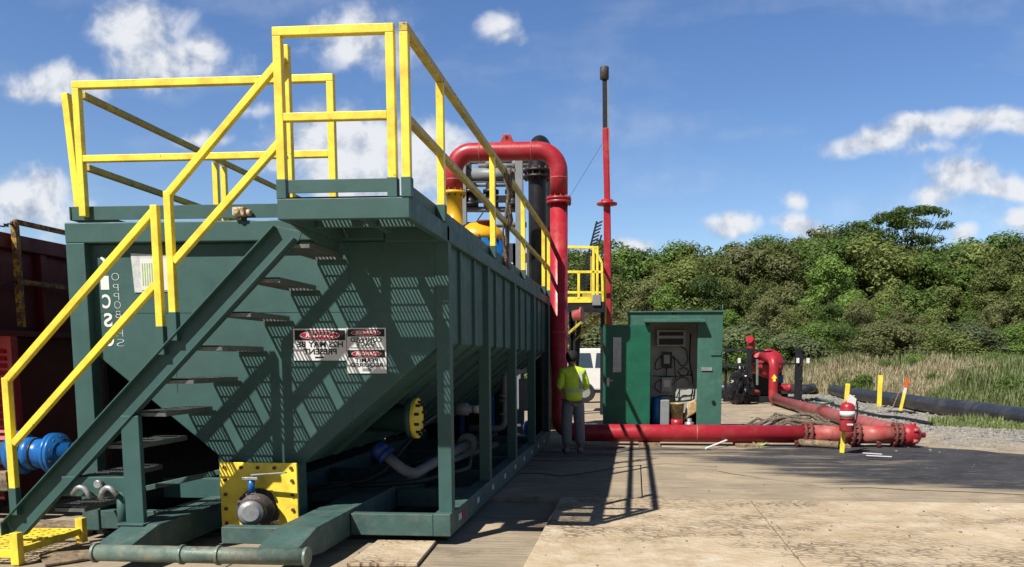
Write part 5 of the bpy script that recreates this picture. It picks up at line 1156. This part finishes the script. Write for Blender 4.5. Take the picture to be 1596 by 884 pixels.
for i, (px, ph) in enumerate(LAND):
    pr0 = PRO[(1, 2, 5, 3, 2, 0, 5, 1, 3, 2, 4, 5, 0, 3, 2, 1, 5)[i]]; ty = skyy(px)+(560-skyy(px))*rnd.uniform(.22, .42)
    plant('tree', pr0, px+rnd.uniform(-18, 18), 73+rnd.uniform(-4, 4), ty, f"{COLN[pr0[4]]} middle-row tree {ph}", 'tree', 'trees of the middle row', rnd, rnd.uniform(.95, 1.2))
for i, (px, ph) in enumerate(LAND):
    pr0 = PRO[(3, 5, 3, 2, 3, 5, 2, 3, 5, 0, 3, 2, 3, 5, 2, 3, 0)[i]]; ty = 560-(560-skyy(px))*rnd.uniform(.36, .50)
    plant('tree', pr0, px+rnd.uniform(-18, 18), 63+rnd.uniform(-3, 3), ty, f"low {COLN[pr0[4]]} bushy tree {ph}", 'tree', 'bushy trees of the front row', rnd, rnd.uniform(.9, 1.25))
for i, (px, ph) in enumerate(LAND):
    pr0 = SHR[(0, 3, 1, 4, 0, 2, 3, 0, 3, 0, 2, 1, 0, 4, 3, 2, 0)[i]]
    plant('shrub', pr0, px+rnd.uniform(-20, 20), 54+rnd.uniform(-3, 3), 560-rnd.uniform(26, 52), f"{COLN[pr0[4]]} shrub at tree foot {ph}", 'shrub', 'shrubs at the edge of the field', rnd, 1.5)
# flat-topped tree standing above the skyline
me, cl = crown_mesh('crown', LEAF[0], 131, 15.5, 4.6, 11, 50, 200, .18, shape='umbrella')
tm = trunk_mesh('trunk', 15.5, 8, cl, .28, 5); plant('tree', (me, tm, 15.5, 4.2, 0), 1414, 84, 326, 'tall flat-topped dark tree rising above the skyline in line with the striped stake', 'tree', None, rnd, .85)
me, cl = crown_mesh('crown', LEAF[0], 133, 13.0, 2.8, 10, 26, 170, .18, shape='umbrella')
tm = trunk_mesh('trunk', 13.0, 8, cl, .2, 6); plant('tree', (me, tm, 13.0, 2.6, 0), 1366, 85, 345, 'smaller flat-crowned dark tree just left of the flat-topped tree', 'tree', None, rnd, .9)

# ---------------------------------------------------------------- grass
def grass(name, n, seed, xr, yr, hmin, hmax, m, cond, wid=.012, label=None):
    rnd = random.Random(seed); vs_ = []; fs = []; k = 0
    while k < n:
        x = rnd.uniform(*xr); t = rnd.random(); y = yr[0]+(yr[1]-yr[0])*t**1.4
        if not cond(x, y): continue
        k += 1; h = rnd.uniform(hmin, hmax)*(.75+.6*mnoise.noise(Vector((x*.4, y*.4, 2)))); w = wid*(1+y/30)
        zt0_ = terr(x, y)
        for j in range(4):
            a_ = rnd.random()*6.28; ln = rnd.uniform(.1, .45)*h; bx_, by_ = x+rnd.uniform(-.12, .12), y+rnd.uniform(-.12, .12); dx, dy = math.cos(a_), math.sin(a_); b0_ = len(vs_); hj = h*rnd.uniform(.6, 1.1)
            vs_ += [(bx_-dy*w, by_+dx*w, zt0_-.08), (bx_+dy*w, by_-dx*w, zt0_-.08), (bx_+dx*ln*.4+dy*w*.8, by_+dy*ln*.4-dx*w*.8, zt0_+hj*.6), (bx_+dx*ln*.4-dy*w*.8, by_+dy*ln*.4+dx*w*.8, zt0_+hj*.6), (bx_+dx*ln, by_+dy*ln, zt0_+hj)]
            fs += [(b0_, b0_+1, b0_+2, b0_+3), (b0_+3, b0_+2, b0_+4)]
    me = bpy.data.meshes.new(name); me.from_pydata(vs_, [], fs); me.materials.append(m); o = bpy.data.objects.new(name, me); COL.objects.link(o); o['kind'] = 'stuff'
    if label: o['label'] = label; o['category'] = 'grass'
    return o
STRAW = leaf_mat('grass_straw', (.32, .27, .14), (.60, .53, .31), .35); GRN = leaf_mat('grass_green', (.12, .165, .045), (.28, .33, .12), .35)
def isgreen(x, y): return .8*mnoise.noise(Vector((x*.22, y*.12, 9)))+.35*mnoise.noise(Vector((x*.9, y*.7, 4)))+max(-.3, min(.14, (x/y-.335)*3.0)) > -.05
infield = lambda x, y: y > fy(x)+.35
grass('dry_grass', 26000, 1, (6.5, 34), (17, 56), .45, .95, STRAW, lambda x, y: infield(x, y) and not isgreen(x, y), label='tall dry straw-coloured grass covering the field behind the grey pipe')
grass('green_grass', 24000, 2, (6.5, 34), (17, 56), .45, 1.1, GRN, lambda x, y: infield(x, y) and isgreen(x, y), label='tall green weeds and grass patches in the field behind the grey pipe')
q = G(1560, 662); grass('verge_grass', 1300, 5, (q.x-1.6, q.x+3), (q.y-1.0, q.y+1.4), .08, .3, GRN, lambda x, y: (x-q.x-.5)**2/4+(y-q.y)**2 < 1.2, .008, label='low green grass tuft growing in front of the grey pipe at the right')
grass('far_grass', 5000, 6, (-8, 8), (47, 56), .5, 1.0, GRN, lambda x, y: True, .02, label='green grass below the trees behind the shed')
# weeds: small leafy plants in the field
wm, _ = crown_mesh('leaves', LEAF[2], 201, 1.1, .6, .05, 22, 150, .038)
wn = 0
for i, (px, py) in enumerate(((1430, 600), (1455, 612), (1482, 596), (1516, 610), (1548, 600), (1575, 622), (1400, 592), (1590, 600), (1380, 600), (1530, 640), (1356, 590))):
    g_ = G(px, py+12)
    o = bpy.data.objects.new('weed_clump', wm); COL.objects.link(o); s_ = rnd.uniform(.6, 1.0); o.location = (g_.x, max(g_.y, fy(g_.x)+.9), terr(g_.x, g_.y)-.05); o.scale = (s_*1.2, s_*1.2, s_); o.rotation_euler = (0, 0, i)
    o['label'] = 'leafy green weed clump in the field, ' + ('right behind the leaning striped stake', 'first to the right of the striped stake', 'below the small white field sign', 'right of the white sign, mid field', 'third from the right edge of the photo', 'beside the pipe near the right edge', 'between the upright and the striped stakes', 'touching the right edge of the photo', 'just right of the upright yellow stake', 'nearest the grey pipe at the right', 'just left of the upright yellow stake')[i]
    o['category'] = 'weeds'; o['group'] = 'weed clumps in the field'

scn.render.engine = 'CYCLES'
scn.cycles.diffuse_bounces = 2
